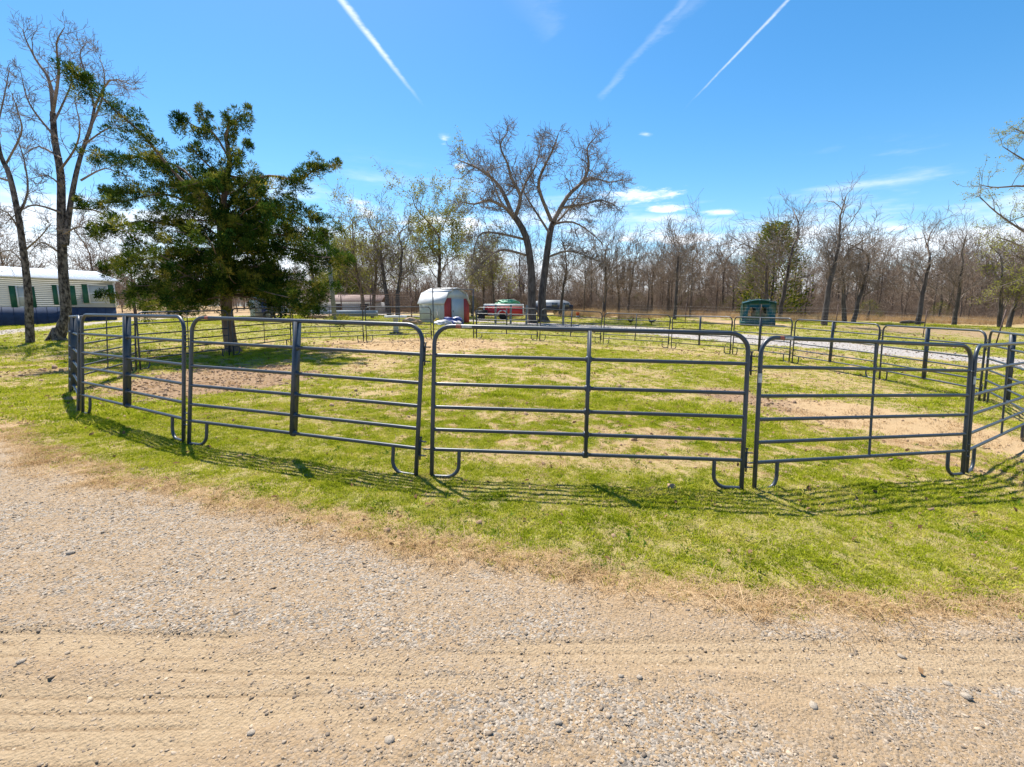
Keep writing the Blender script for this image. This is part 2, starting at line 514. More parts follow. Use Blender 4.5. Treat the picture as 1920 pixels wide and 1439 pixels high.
# centre disc under the camera
cidx = len(gx)
gb.add([(0, 0, float(gz(0., 0.)))])
gb.t.append(np.stack([np.full(na, cidx), np.arange(na), (np.arange(na)+1) % na], -1)[:, ::-1])


def ground_material():
    m = bpy.data.materials.new('ground_cover'); m.use_nodes = True
    n = m.node_tree.nodes; l = m.node_tree.links; p = n['Principled BSDF']; p.inputs['Roughness'].default_value = .95; p.inputs['Specular IOR Level'].default_value = .15
    geo = n.new('ShaderNodeNewGeometry'); pos = geo.outputs['Position']

    def noise(s, d=6, r=.6, st=None):
        z = n.new('ShaderNodeTexNoise'); z.inputs['Scale'].default_value = s; z.inputs['Detail'].default_value = d; z.inputs['Roughness'].default_value = r
        if st:
            q = n.new('ShaderNodeMapping'); q.inputs['Scale'].default_value = st; l.new(pos, q.inputs[0]); l.new(q.outputs[0], z.inputs[0])
        else: l.new(pos, z.inputs[0])
        return z.outputs[0]

    def rng_(v, a, b, c=0., d=1.):
        q = n.new('ShaderNodeMapRange'); l.new(v, q.inputs[0])
        for i_, x_ in zip((1, 2, 3, 4), (a, b, c, d)): q.inputs[i_].default_value = x_
        return q.outputs[0]

    def mixc(f, a, b):
        q = n.new('ShaderNodeMix'); q.data_type = 'RGBA'
        if isinstance(f, float): q.inputs[0].default_value = f
        else: l.new(f, q.inputs[0])
        for s_, v_ in ((6, a), (7, b)):
            if isinstance(v_, tuple): q.inputs[s_].default_value = (*v_, 1)
            else: l.new(v_, q.inputs[s_])
        return q.outputs[2]

    def attr(nm):
        a_ = n.new('ShaderNodeAttribute'); a_.attribute_name = nm; return a_.outputs['Fac']

    def mth(op, a, b):
        q = n.new('ShaderNodeMath'); q.operation = op; q.use_clamp = True
        for i_, v_ in enumerate((a, b)):
            if isinstance(v_, float): q.inputs[i_].default_value = v_
            else: l.new(v_, q.inputs[i_])
        return q.outputs[0]

    f1 = noise(38, 8, .7); f2 = noise(7, 6, .65); f3 = noise(130, 4, .7); f4 = noise(1.3, 5)
    # dry thatch and soil in the paddock
    tan = mixc(rng_(f1, .3, .7), (.25, .155, .075), (.48, .33, .18))
    tan = mixc(rng_(f3, .35, .7), tan, (.47, .34, .19))
    brn = mixc(rng_(f1, .3, .7), (.15, .095, .055), (.40, .27, .165))
    soil = mixc(attr('brown'), tan, brn)
    sward = mixc(rng_(f1, .3, .72), (.09, .10, .018), (.27, .27, .05))
    sward = mixc(rng_(f2, .35, .75), sward, (.40, .33, .13))
    col = mixc(attr('grass'), soil, sward)
    # gravel drive: tan dust with grey chips
    dust = mixc(rng_(f1, .25, .75), (.19, .128, .072), (.45, .325, .20))
    dust = mixc(mth('MULTIPLY', rng_(f4, .3, .7), .5), dust, (.35, .245, .148))
    vor = n.new('ShaderNodeTexVoronoi'); vor.inputs['Scale'].default_value = 75; l.new(pos, vor.inputs[0])
    vs2 = n.new('ShaderNodeSeparateColor'); l.new(vor.outputs['Color'], vs2.inputs[0])
    chip = mixc(vs2.outputs[0], (.17, .145, .12), (.44, .38, .31))
    dust = mixc(mth('MULTIPLY', rng_(vs2.outputs[1], .45, .55), mth('MULTIPLY', attr('chips'), 1.0)), dust, chip)
    trk = mixc(rng_(f1, .3, .7), (.31, .22, .13), (.42, .315, .20))
    dust = mixc(attr('track'), dust, trk)
    dust = mixc(mth('MULTIPLY', attr('tread'), .5), dust, (.16, .105, .06))
    col = mixc(attr('drive'), col, dust)
    straw = mixc(rng_(f1, .3, .7), (.30, .185, .085), (.50, .36, .21))
    col = mixc(mth('MULTIPLY', attr('straw'), .8), col, straw)
    # grey limestone lane
    vor2 = n.new('ShaderNodeTexVoronoi'); vor2.inputs['Scale'].default_value = 22; l.new(pos, vor2.inputs[0])
    vs3 = n.new('ShaderNodeSeparateColor'); l.new(vor2.outputs['Color'], vs3.inputs[0])
    lanec = mixc(vs3.outputs[0], (.22, .20, .18), (.46, .42, .39))
    col = mixc(attr('road'), col, lanec)
    l.new(col, p.inputs['Base Color'])
    h = n.new('ShaderNodeMath'); h.operation = 'ADD'
    l.new(f1, h.inputs[0]); l.new(f3, h.inputs[1])
    h2 = n.new('ShaderNodeMath'); h2.operation = 'MULTIPLY_ADD'; l.new(vor.outputs['Distance'], h2.inputs[0]); h2.inputs[1].default_value = -.9; l.new(h.outputs[0], h2.inputs[2])
    b = n.new('ShaderNodeBump'); b.inputs['Strength'].default_value = .8; b.inputs['Distance'].default_value = .012
    l.new(h2.outputs[0], b.inputs['Height']); l.new(b.outputs[0], p.inputs['Normal'])
    return m


GM = ground_material()
go = gb.build('ground', GM, smooth=True); tag(go, 'paddock grass, bare soil and gravel drive', None, kind='structure')
del go['label']


def chipmask(x, y, drv):
    """where loose grey stone lies thick on the drive"""
    c = sstep(fbm(x+3, y*1.4, .9, 3), .38, .60)
    a = 1.3*np.exp(-(((x+3.4)/2.8)**2+((y-3.9)/1.6)**2))+np.exp(-(((x-3.0)/1.2)**2+((y-2.0)/.9)**2))
    lx, ly = hit(1010, 1260)
    a = a+.8*np.exp(-(((x-lx)/.16)**2+((y-ly)/.10)**2))
    return np.clip(c*.60+a*1.3, 0, 1)*drv*(.55+.9*sstep(fbm(x-7, y*1.3, 3.1, 3), .38, .6))


g_, drv_, road_, brown_, straw_, bare_, trk_, rid_ = mk
chips_ = chipmask(gx, gy, drv_)*(1-.7*trk_)
for nm, a_ in (('grass', g_), ('drive', drv_), ('road', road_), ('brown', brown_), ('straw', straw_), ('track', trk_), ('tread', rid_), ('chips', chips_)):
    at = go.data.attributes.new(nm, 'FLOAT', 'POINT'); at.data.foreach_set('value', np.append(a_, 0.).astype(np.float32))

# distant ridges
hm = mat('wooded_hill', (.10, .095, .085), 1., col2=(.15, .15, .13), scale=.02)
hb = MB(); hv = []
az = np.linspace(-1.5, 1.5, 200)
for rj, hz in ((500, -8), (900, .45), (1300, .8), (1700, 1.0), (2300, .7)):
    for a in az:
        hgt = (24+34*float(fbm(np.array(a*2.1+5), np.array(.3), 1.0, 4)))*1.15+20*math.exp(-((a+.25)/.35)**2)
        hv.append((rj*math.sin(a), rj*math.cos(a), hgt*max(hz, 0) if hz > 0 else hz))
nn = len(az)
hb.add(hv, [(r*nn+i_, r*nn+i_+1, (r+1)*nn+i_+1, (r+1)*nn+i_) for r in range(4) for i_ in range(nn-1)])
tag(hb.build('hills', hm, smooth=True), kind='structure')

# ------------------------------------------------------------------ scatter by geometry nodes
def scatter(name, pts, rot, scl, meshes, kind='stuff'):
    """one object: points with stored rotation and scale, a mesh instanced on each"""
    me = bpy.data.meshes.new(name); me.vertices.add(len(pts)); me.vertices.foreach_set('co', np.asarray(pts, np.float32).ravel())
    a = me.attributes.new('rot', 'FLOAT_VECTOR', 'POINT'); a.data.foreach_set('vector', np.asarray(rot, np.float32).ravel())
    a = me.attributes.new('scl', 'FLOAT_VECTOR', 'POINT'); a.data.foreach_set('vector', np.asarray(scl, np.float32).ravel())
    a = me.attributes.new('pick', 'INT', 'POINT'); a.data.foreach_set('value', rng.integers(0, len(meshes), len(pts)).astype(np.int32))
    o = bpy.data.objects.new(name, me); C.objects.link(o); o['kind'] = kind
    ng = bpy.data.node_groups.new(name+'_nodes', 'GeometryNodeTree')
    ng.interface.new_socket('Geometry', in_out='INPUT', socket_type='NodeSocketGeometry')
    ng.interface.new_socket('Geometry', in_out='OUTPUT', socket_type='NodeSocketGeometry')
    n = ng.nodes; l = ng.links
    gi = n.new('NodeGroupInput'); g2 = n.new('NodeGroupOutput'); ip = n.new('GeometryNodeInstanceOnPoints')
    jn = n.new('GeometryNodeGeometryToInstance')
    for src in meshes[::-1]:
        oi = n.new('GeometryNodeObjectInfo'); oi.inputs['Object'].default_value = src
        oi.inputs['As Instance'].default_value = False
        l.new(oi.outputs['Geometry'], jn.inputs[0])
    def na_(nm, t):
        q = n.new('GeometryNodeInputNamedAttribute'); q.data_type = t; q.inputs['Name'].default_value = nm; return q.outputs[0]
    l.new(gi.outputs[0], ip.inputs['Points']); l.new(jn.outputs[0], ip.inputs['Instance'])
    ip.inputs['Pick Instance'].default_value = True
    l.new(na_('pick', 'INT'), ip.inputs['Instance Index'])
    er = n.new('FunctionNodeEulerToRotation'); l.new(na_('rot', 'FLOAT_VECTOR'), er.inputs[0]); l.new(er.outputs[0], ip.inputs['Rotation'])
    l.new(na_('scl', 'FLOAT_VECTOR'), ip.inputs['Scale'])
    l.new(ip.outputs[0], g2.inputs[0])
    md = o.modifiers.new('scatter', 'NODES'); md.node_group = ng
    return o


def source(mb, name, material, smooth=False):
    return bpy.data.objects.new(name, mb.mesh(name, material, smooth))     # never linked: only a source of geometry


def tuft(nb, h, w, spread, seed, lean=.5, flat=0.):
    r = np.random.default_rng(seed); mb = MB()
    for _ in range(nb):
        a = r.uniform(0, 2*math.pi); d = r.uniform(0, spread); x, y = d*math.cos(a), d*math.sin(a)
        hh = h*r.uniform(.5, 1.15); b = r.uniform(0, 2*math.pi); ln = hh*r.uniform(.1, lean)*2
        dx, dy = math.cos(b)*ln, math.sin(b)*ln; c = r.uniform(0, math.pi); ww = w*r.uniform(.6, 1.2)
        wx, wy = math.cos(c)*ww/2, math.sin(c)*ww/2
        v = [(x-wx, y-wy, -.01), (x+wx, y+wy, -.01), (x+dx*.4+wx*.8, y+dy*.4+wy*.8, hh*.55), (x+dx*.4-wx*.8, y+dy*.4-wy*.8, hh*.55), (x+dx, y+dy, hh*(1-flat*.5))]
        mb.add(v, [(0, 1, 2, 3)], [(3, 2, 4)])
    return mb


green = leaf_mat('grass_blade', [(.09, .13, .008), (.23, .28, .012), (.38, .41, .024), (.49, .46, .07), (.55, .44, .19)], .38, 2.2)
strawm = leaf_mat('straw_blade', [(.33, .20, .095), (.46, .32, .17), (.57, .43, .27)], .3, 3.)
clover = leaf_mat('clover_leaf', [(.05, .10, .012), (.09, .17, .018), (.15, .24, .03)], .35, 2.)

T_NEAR = [source(tuft(22, .0135, .0042, .055, s, 1.5), 'grass_tuft', green) for s in range(5)]
T_MID = [source(tuft(24, .026, .008, .12, 20+s, 1.4), 'grass_tuft', green) for s in range(4)]
T_STRAW = [source(tuft(18, .028, .0032, .07, 40+s, 2.2, .9), 'straw_tuft', strawm) for s in range(4)]
T_TALL = [source(tuft(34, .55, .012, .25, 60+s, .5), 'dry_tuft', strawm) for s in range(3)]


def sample(n, r0, r1, amax=64, pw=1.):
    a = np.radians(rng.uniform(-amax, amax, n)); r = (rng.uniform(0, 1, n)*(r1**pw-r0**pw)+r0**pw)**(1/pw)
    return r*np.sin(a), r*np.cos(a)


def do_grass(name, n, r0, r1, src, sc, thr, pw=2., which='g', cap=None):
    x, y = sample(n, r0, r1, pw=pw)
    z, mk2 = ground(x, y)
    g = mk2[0] if which == 'g' else np.clip(mk2[4]*.9+.55*mk2[5]*(1-mk2[1])*(1-mk2[2])-.2*mk2[0], 0, 1)
    keep = rng.random(n) < np.clip(g*thr, 0, 1)
    x, y, z, g = x[keep], y[keep], z[keep], g[keep]
    k = len(x)
    rot = np.stack([rng.normal(0, .12, k), rng.normal(0, .12, k), rng.uniform(0, 6.28, k)], -1)
    s = sc*rng.lognormal(0, .28, k)*(.65+.45*np.clip(g, 0, 1))*(.7+.7*fbm(x, y, 1.7, 3))
    s3 = np.stack([s, s, s*rng.uniform(.7, 1.15, k)], -1)
    o = scatter(name, np.stack([x, y, z], -1), rot, s3, src)
    return o


do_grass('grass', 110000, 2.6, 9, T_NEAR, 1.0, 1.05)
do_grass('grass', 105000, 8, 20, T_MID, .95, 1.0, 1.6)
do_grass('grass', 50000, 19, 48, T_MID, 1.6, 1.0, 1.4)
T_CLOVER = [source(tuft(14, .014, .008, .05, 80+q_, 1.4), 'weed', clover) for q_ in range(3)]
x, y = sample(16000, 2.6, 16, pw=1.5); z, mk2 = ground(x, y)
kp = rng.random(len(x)) < np.clip(mk2[0]*1.1, 0, 1)*sstep(fbm(x+30, y, 1.6, 3), .46, .62); x, y, z = x[kp], y[kp], z[kp]; kk = len(x); s = rng.lognormal(0, .35, kk)
scatter('ground_weeds', np.stack([x, y, z], -1), np.stack([0*x, 0*x, rng.uniform(0, 6.3, kk)], -1), np.stack([s, s, s], -1), T_CLOVER)
do_grass('dry_grass', 52000, 1.8, 9, T_STRAW, 1.0, 1.0, 2., 's')
do_grass('dry_grass', 26000, 9, 24, T_STRAW, 1.9, .8, 1.6, 's')

# ---- loose stones
stone_m = mat('crushed_stone', (.30, .265, .22), .9, col2=(.60, .54, .46), scale=9, bump=.4, bscale=30)
n_ = stone_m.node_tree.nodes; l_ = stone_m.node_tree.links
oi_ = n_.new('ShaderNodeObjectInfo'); rp = n_.new('ShaderNodeValToRGB'); e_ = rp.color_ramp.elements
e_[0].color = (.17, .13, .095, 1); e_[1].color = (.50, .385, .265, 1); rp.color_ramp.elements.new(.45).color = (.32, .24, .16, 1); rp.color_ramp.elements.new(.75).color = (.41, .325, .24, 1)
l_.new(oi_.outputs['Random'], rp.inputs[0])
mx_ = n_.new('ShaderNodeMix'); mx_.data_type = 'RGBA'; mx_.blend_type = 'MULTIPLY'; mx_.inputs[0].default_value = .5
l_.new(rp.outputs[0], mx_.inputs[6]); zz_ = n_.new('ShaderNodeTexNoise'); zz_.inputs['Scale'].default_value = 60; l_.new(zz_.outputs[0], mx_.inputs[7])
l_.new(rp.outputs[0], n_['Principled BSDF'].inputs['Base Color'])
from mathutils.noise import noise as mnoise
import bmesh


def stone_mb(seed, flat):
    r = random.Random(seed); bm = bmesh.new(); bmesh.ops.create_icosphere(bm, subdivisions=1, radius=1)
    off = Vector((r.uniform(0, 50),)*3)
    for v in bm.verts: v.co *= 1+.55*mnoise(v.co*.9+off)
    for _ in range(3):
        nn_ = Vector((r.gauss(0, 1), r.gauss(0, 1), r.gauss(0, 1))).normalized()
        for v in bm.verts:
            d = v.co.dot(nn_)
            if d > .55: v.co -= nn_*(d-.55)
    for v in bm.verts: v.co.x *= r.uniform(1.1, 1.3); v.co.z *= flat
    vs_ = [tuple(v.co) for v in bm.verts]; fs = [tuple(v.index for v in f.verts) for f in bm.faces]; bm.free()
    mb = MB(); mb.add(vs_, tris=fs); return mb


STONES = [source(stone_mb(s, f), 'stone', stone_m) for s, f in enumerate((.5, .6, .35, .7, .45, .55))]


def do_stones(name, n, r0, r1, s0, sg, pw, base, gain, smax):
    x, y = sample(n, r0, r1, pw=pw, amax=52)
    z, mk2 = ground(x, y); drv = mk2[1]
    ch = chipmask(x, y, drv)
    keep = rng.random(n) < (base+gain*ch)*drv*(1-.6*mk2[6])
    x, y, z = x[keep], y[keep], z[keep]; k = len(x)
    s = np.minimum(s0*rng.lognormal(0, sg, k), smax)
    rot = np.stack([rng.normal(0, .3, k), rng.normal(0, .3, k), rng.uniform(0, 6.28, k)], -1)
    scatter(name, np.stack([x, y, z-s*.05], -1), rot, np.stack([s*rng.uniform(.8, 1.3, k), s, s*rng.uniform(.7, 1.2, k)], -1), STONES)


do_stones('gravel', 260000, 1.2, 7, .0036, .45, 1.5, .30, .8, .015)
do_stones('gravel', 14000, 1.3, 8, .0075, .36, 1.5, .05, .4, .020)
# lane gravel
x, y = sample(30000, 18, 40, amax=50, pw=1.5)
mk2 = masks(x, y); kp = rng.random(len(x)) < mk2[2]*.8
x, y = x[kp], y[kp]; z = ground(x, y)[0]
kk = len(x); s = .028*rng.lognormal(0, .3, kk)
scatter('lane_gravel', np.stack([x, y, z], -1), rng.uniform(0, 6, (kk, 3)), np.stack([s, s, s*.8], -1), STONES)
# single larger rocks on the drive
rockmeshes = [stone_mb(90+q, .6).mesh('loose_rock', mat('weathered_rock', (.30, .245, .185), .9, col2=(.46, .385, .30), scale=2.5, bump=.5, bscale=12)) for q in range(4)]
ROCKS = [(730, 1397, .034, 'rounded grey stone alone on the sandy wheel track near the drive edge'), (40, 1252, .030, None), (1010, 1255, .022, None), (1048, 1357, .026, None), (1425, 1275, .028, None), (1524, 1325, .030, None), (1483, 1357, .026, None),
         (1198, 1278, .024, None), (1100, 1225, .022, None), (1163, 1276, .022, None), (225, 1042, .036, None), (132, 1040, .04, None), (170, 1295, .032, None), (418, 1086, .026, None), (565, 1237, .024, None),
         (1810, 1310, .04, None), (1870, 1320, .05, None), (1690, 1228, .03, None), (1555, 1322, .03, None), (470, 1380, .024, None), (800, 1038, .02, None), (780, 980, .022, None), (840, 1108, .026, None), (877, 1111, .022, None), (390, 976, .028, None), (268, 880, .03, None), (1365, 1308, .026, None), (1775, 1285, .03, None), (1580, 1420, .03, None), (980, 1270, .02, None)]
for q, (px, py, sc, lb) in enumerate(ROCKS[:1]+ROCKS[1::2]):
    x, y = hit(px, py); o = put('loose_rock', rockmeshes[q % 4]); z = float(ground(np.array([x]), np.array([y]))[0][0])
    sc *= .72; o.location = (x, y, z+sc*.1); o.scale = (sc,)*3; o.rotation_euler = (0, 0, q*1.3)
    tag(o, lb or 'fist sized pale grey stone lying loose on the gravel drive', 'stone', None if lb else 'loose stones on the gravel drive')
# fallen leaves, clods
lm = MB(); lm.add([(-.035, 0, 0), (0, -.018, .012), (.04, 0, .004), (0, .02, .014), (-.015, .016, .003), (.02, -.02, .01)], tris=[(0, 1, 3), (1, 2, 3), (0, 3, 4), (1, 5, 2)])
LEAF = [source(lm, 'dead_leaf', leaf_mat('dead_leaf', [(.09, .05, .025), (.20, .12, .06), (.32, .20, .11)], .2))]
x, y = sample(9000, 2.6, 34, pw=1.3); z, mk2 = ground(x, y)
kp = rng.random(len(x)) < (.32+.7*mk2[3])*(1-mk2[1]*.95)*(1-mk2[2]); x, y, z = x[kp], y[kp], z[kp]; kk = len(x)
s = rng.uniform(.28, .6, kk)*(1+np.hypot(x, y)/9)
scatter('fallen_leaves', np.stack([x, y, z+.02], -1), np.stack([rng.normal(0, .4, kk), rng.normal(0, .4, kk), rng.uniform(0, 6.3, kk)], -1), np.stack([s, s, s], -1), LEAF)
clod_m = mat('soil_clod', (.22, .135, .08), 1., col2=(.42, .28, .17), scale=3, bump=.5, bscale=14)
CLODS = [source(stone_mb(130+q, .8), 'clod', clod_m) for q in range(4)]
x, y = sample(60000, 3, 30, pw=1.3); z, mk2 = ground(x, y)
kp = rng.random(len(x)) < np.clip(mk2[3]*.8+.10*mk2[5], 0, 1)*(1-mk2[1])*(1-mk2[2])*(np.hypot(x, y) < 29); x, y, z = x[kp], y[kp], z[kp]; kk = len(x)
s = .014*rng.lognormal(0, .45, kk)*(1+np.hypot(x, y)/25)
scatter('soil_clods', np.stack([x, y, z], -1), rng.uniform(0, 6, (kk, 3)), np.stack([s, s, s], -1), CLODS)

# ------------------------------------------------------------------ round pen panels
steel = mat('blue_grey_paint', (.024, .034, .047), .45, 0., col2=(.040, .053, .070), scale=9, bump=.03, bscale=60, spec=.5)
n_ = steel.node_tree.nodes['Principled BSDF']; n_.inputs['Coat Weight'].default_value = .15; n_.inputs['Coat Roughness'].default_value = .25
black_steel = mat('dark_bolt_steel', (.03, .035, .04), .5, .3)
sticker_m = mat('worn_sticker', (.62, .62, .60), .5, col2=(.30, .31, .33), scale=28)
red_sticker = mat('faded_red_sticker', (.35, .10, .07), .6, var=.25, scale=30)
_z = steel.node_tree.nodes.new('ShaderNodeTexNoise'); _z.inputs['Scale'].default_value = 16; _z.inputs['Detail'].default_value = 9; _z.inputs['Roughness'].default_value = .8
_g = steel.node_tree.nodes.new('ShaderNodeTexCoord'); steel.node_tree.links.new(_g.outputs['Object'], _z.inputs[0])
_r = steel.node_tree.nodes.new('ShaderNodeMapRange'); _r.inputs[1].default_value = .66; _r.inputs[2].default_value = .70; steel.node_tree.links.new(_z.outputs[0], _r.inputs[0])
_x = steel.node_tree.nodes.new('ShaderNodeMix'); _x.data_type = 'RGBA'; _x.inputs[7].default_value = (.20, .13, .09, 1)
_o = n_.inputs['Base Color'].links[0].from_socket; steel.node_tree.links.new(_o, _x.inputs[6]); steel.node_tree.links.new(_r.outputs[0], _x.inputs[0]); steel.node_tree.links.new(_x.outputs[2], n_.inputs['Base Color'])
RH = (1.213, .931, .702, .478, .28)
RT = .0215


def arc(c, r, a0, a1, n=7):
    return [(c[0]+r*math.cos(a), 0, c[1]+r*math.sin(a)) for a in np.linspace(a0, a1, n)]


def panel_meshes():
    M = {}
    f = MB(); rc = .17
    pts = [(0, 0, -.03), (0, 0, .6)]+arc((rc, PH-rc), rc, math.pi, math.pi/2)+[(PW/2, 0, PH)]+arc((PW-rc, PH-rc), rc, math.pi/2, 0)+[(PW, 0, .6), (PW, 0, -.03)]
    f.tube(pts, RT, 12, cap=True, up=(0, 1, 0)); M['frame'] = f.mesh('frame', steel, True)
    r = MB(); r.tube([(.012, 0, 0), (PW*.5, 0, 0), (PW-.012, 0, 0)], .0185, 10, up=(0, 0, 1)); M['rail'] = r.mesh('rail', steel, True)
    l = MB(); l.tube([(.27, 0, .275), (.27, 0, .15)]+[(.27-.12+.12*math.cos(a), 0, .13+.12*math.sin(a)-.0) for a in np.linspace(0, -math.pi/2, 7)]+[(.02, 0, .01)], .0185, 10, up=(0, 1, 0)); M['legL'] = l.mesh('leg', steel, True)
    l = MB(); l.tube([(PW-.27, 0, .275), (PW-.27, 0, .15)]+[(PW-.27+.12-.12*math.cos(a), 0, .13-.12*math.sin(a)) for a in np.linspace(0, math.pi/2, 7)]+[(PW-.02, 0, .01)], .0185, 10, up=(0, 1, 0)); M['legR'] = l.mesh('leg', steel, True)
    w = MB(); h0, h1 = .275, PH-.012
    for x_ in (-.013, .013): w.box((PW/2+x_, 0, (h0+h1)/2), (.005, .088, h1-h0))
    w.box((PW/2, -.0415, (h0+h1)/2), (.021, .005, h1-h0)); 
    M['wide'] = w.mesh('stay', steel)
    w = MB(); w.tube([(PW/2, 0, h0), (PW/2, 0, 1.), (PW/2, 0, h1)], .0125, 8); M['thin'] = w.mesh('stay', steel, True)
    w = MB(); w.tube([(PW/2-.034, 0, 0), (PW/2-.022, 0, 0), (PW/2-.016, 0, 0), (PW/2+.016, 0, 0), (PW/2+.022, 0, 0), (PW/2+.034, 0, 0)], (.0185, .033, .034, .034, .033, .0185), 10)
    M['knuckle'] = w.mesh('rail_collar', steel, True)
    w = MB(); w.box((-.052, 0, 0), (.085, .022, .010)); w.tube([(-.07, 0, -.006), (-.07, 0, 0), (-.07, 0, .006)], .016, 10, cap=True); M['tab'] = w.mesh('connector_tab', steel)
    w = MB(); w.box((PW+.023, 0, .005), (.006, .018, .15))
    for dz_ in (.075, -.065):
        w.box((PW+.05, 0, dz_), (.085, .022, .010)); w.tube([(PW+.035, 0, dz_-.007), (PW+.035, 0, dz_+.007)], .017, 10, cap=True)
    M['clevis'] = w.mesh('clevis', steel)
    w = MB(); w.tube([(PW+.035, 0, -.11), (PW+.035, 0, .12)], .0085, 8, cap=True); w.tube([(PW+.022, 0, .115), (PW+.048, 0, .115)], .008, 6, cap=True); M['pin'] = w.mesh('hinge_pin', black_steel)
    w = MB(); th = np.linspace(math.pi+.2, 2*math.pi-.2, 7)
    v = [(.0225*math.cos(t), .0225*math.sin(t), z_) for z_ in (1.06, 1.15) for t in th]
    w.add(v, [(i_, i_+1, 8+i_, 7+i_) for i_ in range(6)]); M['label'] = w.mesh('sticker', sticker_m)
    w = MB(); v = [(x_, .0225*math.sin(t), PH+.0225*math.cos(t)) for x_ in (.21, .26) for t in np.linspace(-2.4, -.6, 6)]
    w.add(v, [(i_, i_+1, 7+i_, 6+i_) for i_ in range(5)]); M['redtag'] = w.mesh('sticker', red_sticker)
    w = MB(); v = [(x_, .0225*math.sin(t), PH+.0225*math.cos(t)) for x_ in (.27, .37) for t in np.linspace(-2.2, -1.1, 4)]
    w.add(v, [(i_, i_+1, 5+i_, 4+i_) for i_ in range(3)]); M['whitetag'] = w.mesh('sticker', sticker_m)
    return M


PM = panel_meshes()
LBL = {
    'F1': 'foreshortened pipe panel seen almost end on, beside the two stemmed bare tree',
    'F2': 'near pipe panel with broad flat stay, joined to the panel seen almost end on',
    'F3': 'near blue grey panel with broad stay, cedar trunk just above it',
    'F4': 'largest looking pipe panel, square on to the gravel drive',
    'F5': 'panel with thin round stay and white sticker on its post, before bare soil',
    'F6': 'near panel cut by the picture edge, past the one with the thin stay',
    'R1': 'far side panel cut by the picture edge, beside the grey lane',
    'R2': 'broad stayed far side panel before the lane, beside the edge-cut one',
    'R3': 'lane side panel in front of the leaning bare oak and the reddish turned soil',
    'R4': 'lane side panel whose top rail crosses in front of the green hay feeder',
    'R5': 'lane side panel next to the hay feeder one, orange soil behind',
    'R6': 'far panel with a dark slim tree trunk rising behind its left end',
    'R7': 'far panel just right of the great double trunked oak, a wooden post behind it',
    'R8': 'far panel beside the arched gateway with the red trailer showing through its rails',
    'B1': 'far panel in front of the white shed wall, with the round white table behind',
    'B2': 'far panel with the leaning grey utility pole and long metal trough behind it',
    'B3': 'pipe panel between the cedar trunk and the utility pole, junk trailer behind',
    'B4': 'pipe panel in cedar shade, one end hidden at the trunk',
    'B5': 'shaded far side panel seen through the rails near the white mobile home',
}
WIDE = {'F1', 'F2', 'F3', 'F4', 'R1', 'R2', 'R3', 'R4', 'R5', 'R6', 'R7', 'R8'}
for nme, x, y, z, a, s, t in PANELS:
    u = np.array([math.cos(a)*math.cos(s), math.sin(a)*math.cos(s), math.sin(s)])
    nr_ = np.array([-math.sin(a), math.cos(a), 0.])
    w = np.cross(u, nr_); w /= np.linalg.norm(w)
    if w[2] < 0: w = -w
    w = w*math.cos(t)+nr_*math.sin(t)
    v = np.cross(w, u)
    root = empty('corral_panel', (0, 0, 0), 0, LBL[nme], 'corral panel', 'pipe panels of the round pen')
    M4 = Matrix.Identity(4)
    for q in range(3):
        M4[q][0] = u[q]; M4[q][1] = v[q]; M4[q][2] = w[q]
    M4[0][3], M4[1][3], M4[2][3] = x, y, z+CZ
    root.matrix_world = M4
    put('frame', PM['frame'], root)
    for h in RH: put('rail', PM['rail'], root).location = (0, 0, h)
    put('leg', PM['legL'], root); put('leg', PM['legR'], root)
    if nme in WIDE: put('stay', PM['wide'], root); [setattr(put('rail_collar', PM['knuckle'], root), 'location', (0, 0, h)) for h in RH]
    else: put('stay', PM['thin'], root)
    for h in (1.213, .28):
        put('connector_tab', PM['tab'], root).location = (0, 0, h)
        put('clevis', PM['clevis'], root).location = (0, 0, h)
        put('hinge_pin', PM['pin'], root).location = (0, 0, h)
    if nme in ('F5', 'F6'): put('sticker', PM['label'], root)
    if nme in ('F4', 'F5', 'F3'):
        put('sticker', PM['redtag'], root)
        if nme != 'F3': put('sticker', PM['whitetag'], root)

# arched gateway
ga = W(813.4, 640, 22.6); gb_ = W(888, 634.5, 23.25)
ht = CZ + (W(813.4, 540.8, 22.6)[2]-CZ)
root = empty('gateway_arch', ga, math.atan2(gb_[1]-ga[1], gb_[0]-ga[0]), 'tall square topped pipe arch over the gap at the far side of the pen', 'gate arch')
wdt = float(np.hypot(gb_[0]-ga[0], gb_[1]-ga[1])); hh_ = ht-ga[2]
for x_ in (0., wdt):
    w = MB(); w.tube([(x_, 0, -.05), (x_, 0, hh_*.5), (x_, 0, hh_)], .028, 10, cap=True); w.build('post', steel, root, True)
w = MB(); w.tube([(0.03, 0, hh_-.03), (wdt-.03, 0, hh_-.03)], .024, 10); w.build('top_bar', steel, root, True)
w = MB(); w.tube([(wdt+.14, 0, .03), (wdt+.14, 0, 1.47)], .02, 8, cap=True); w.box((wdt+.07, 0, .35), (.1, .02, .02)); w.box((wdt+.07, 0, 1.2), (.1, .02, .02)); w.build('latch_post', steel, root, True)

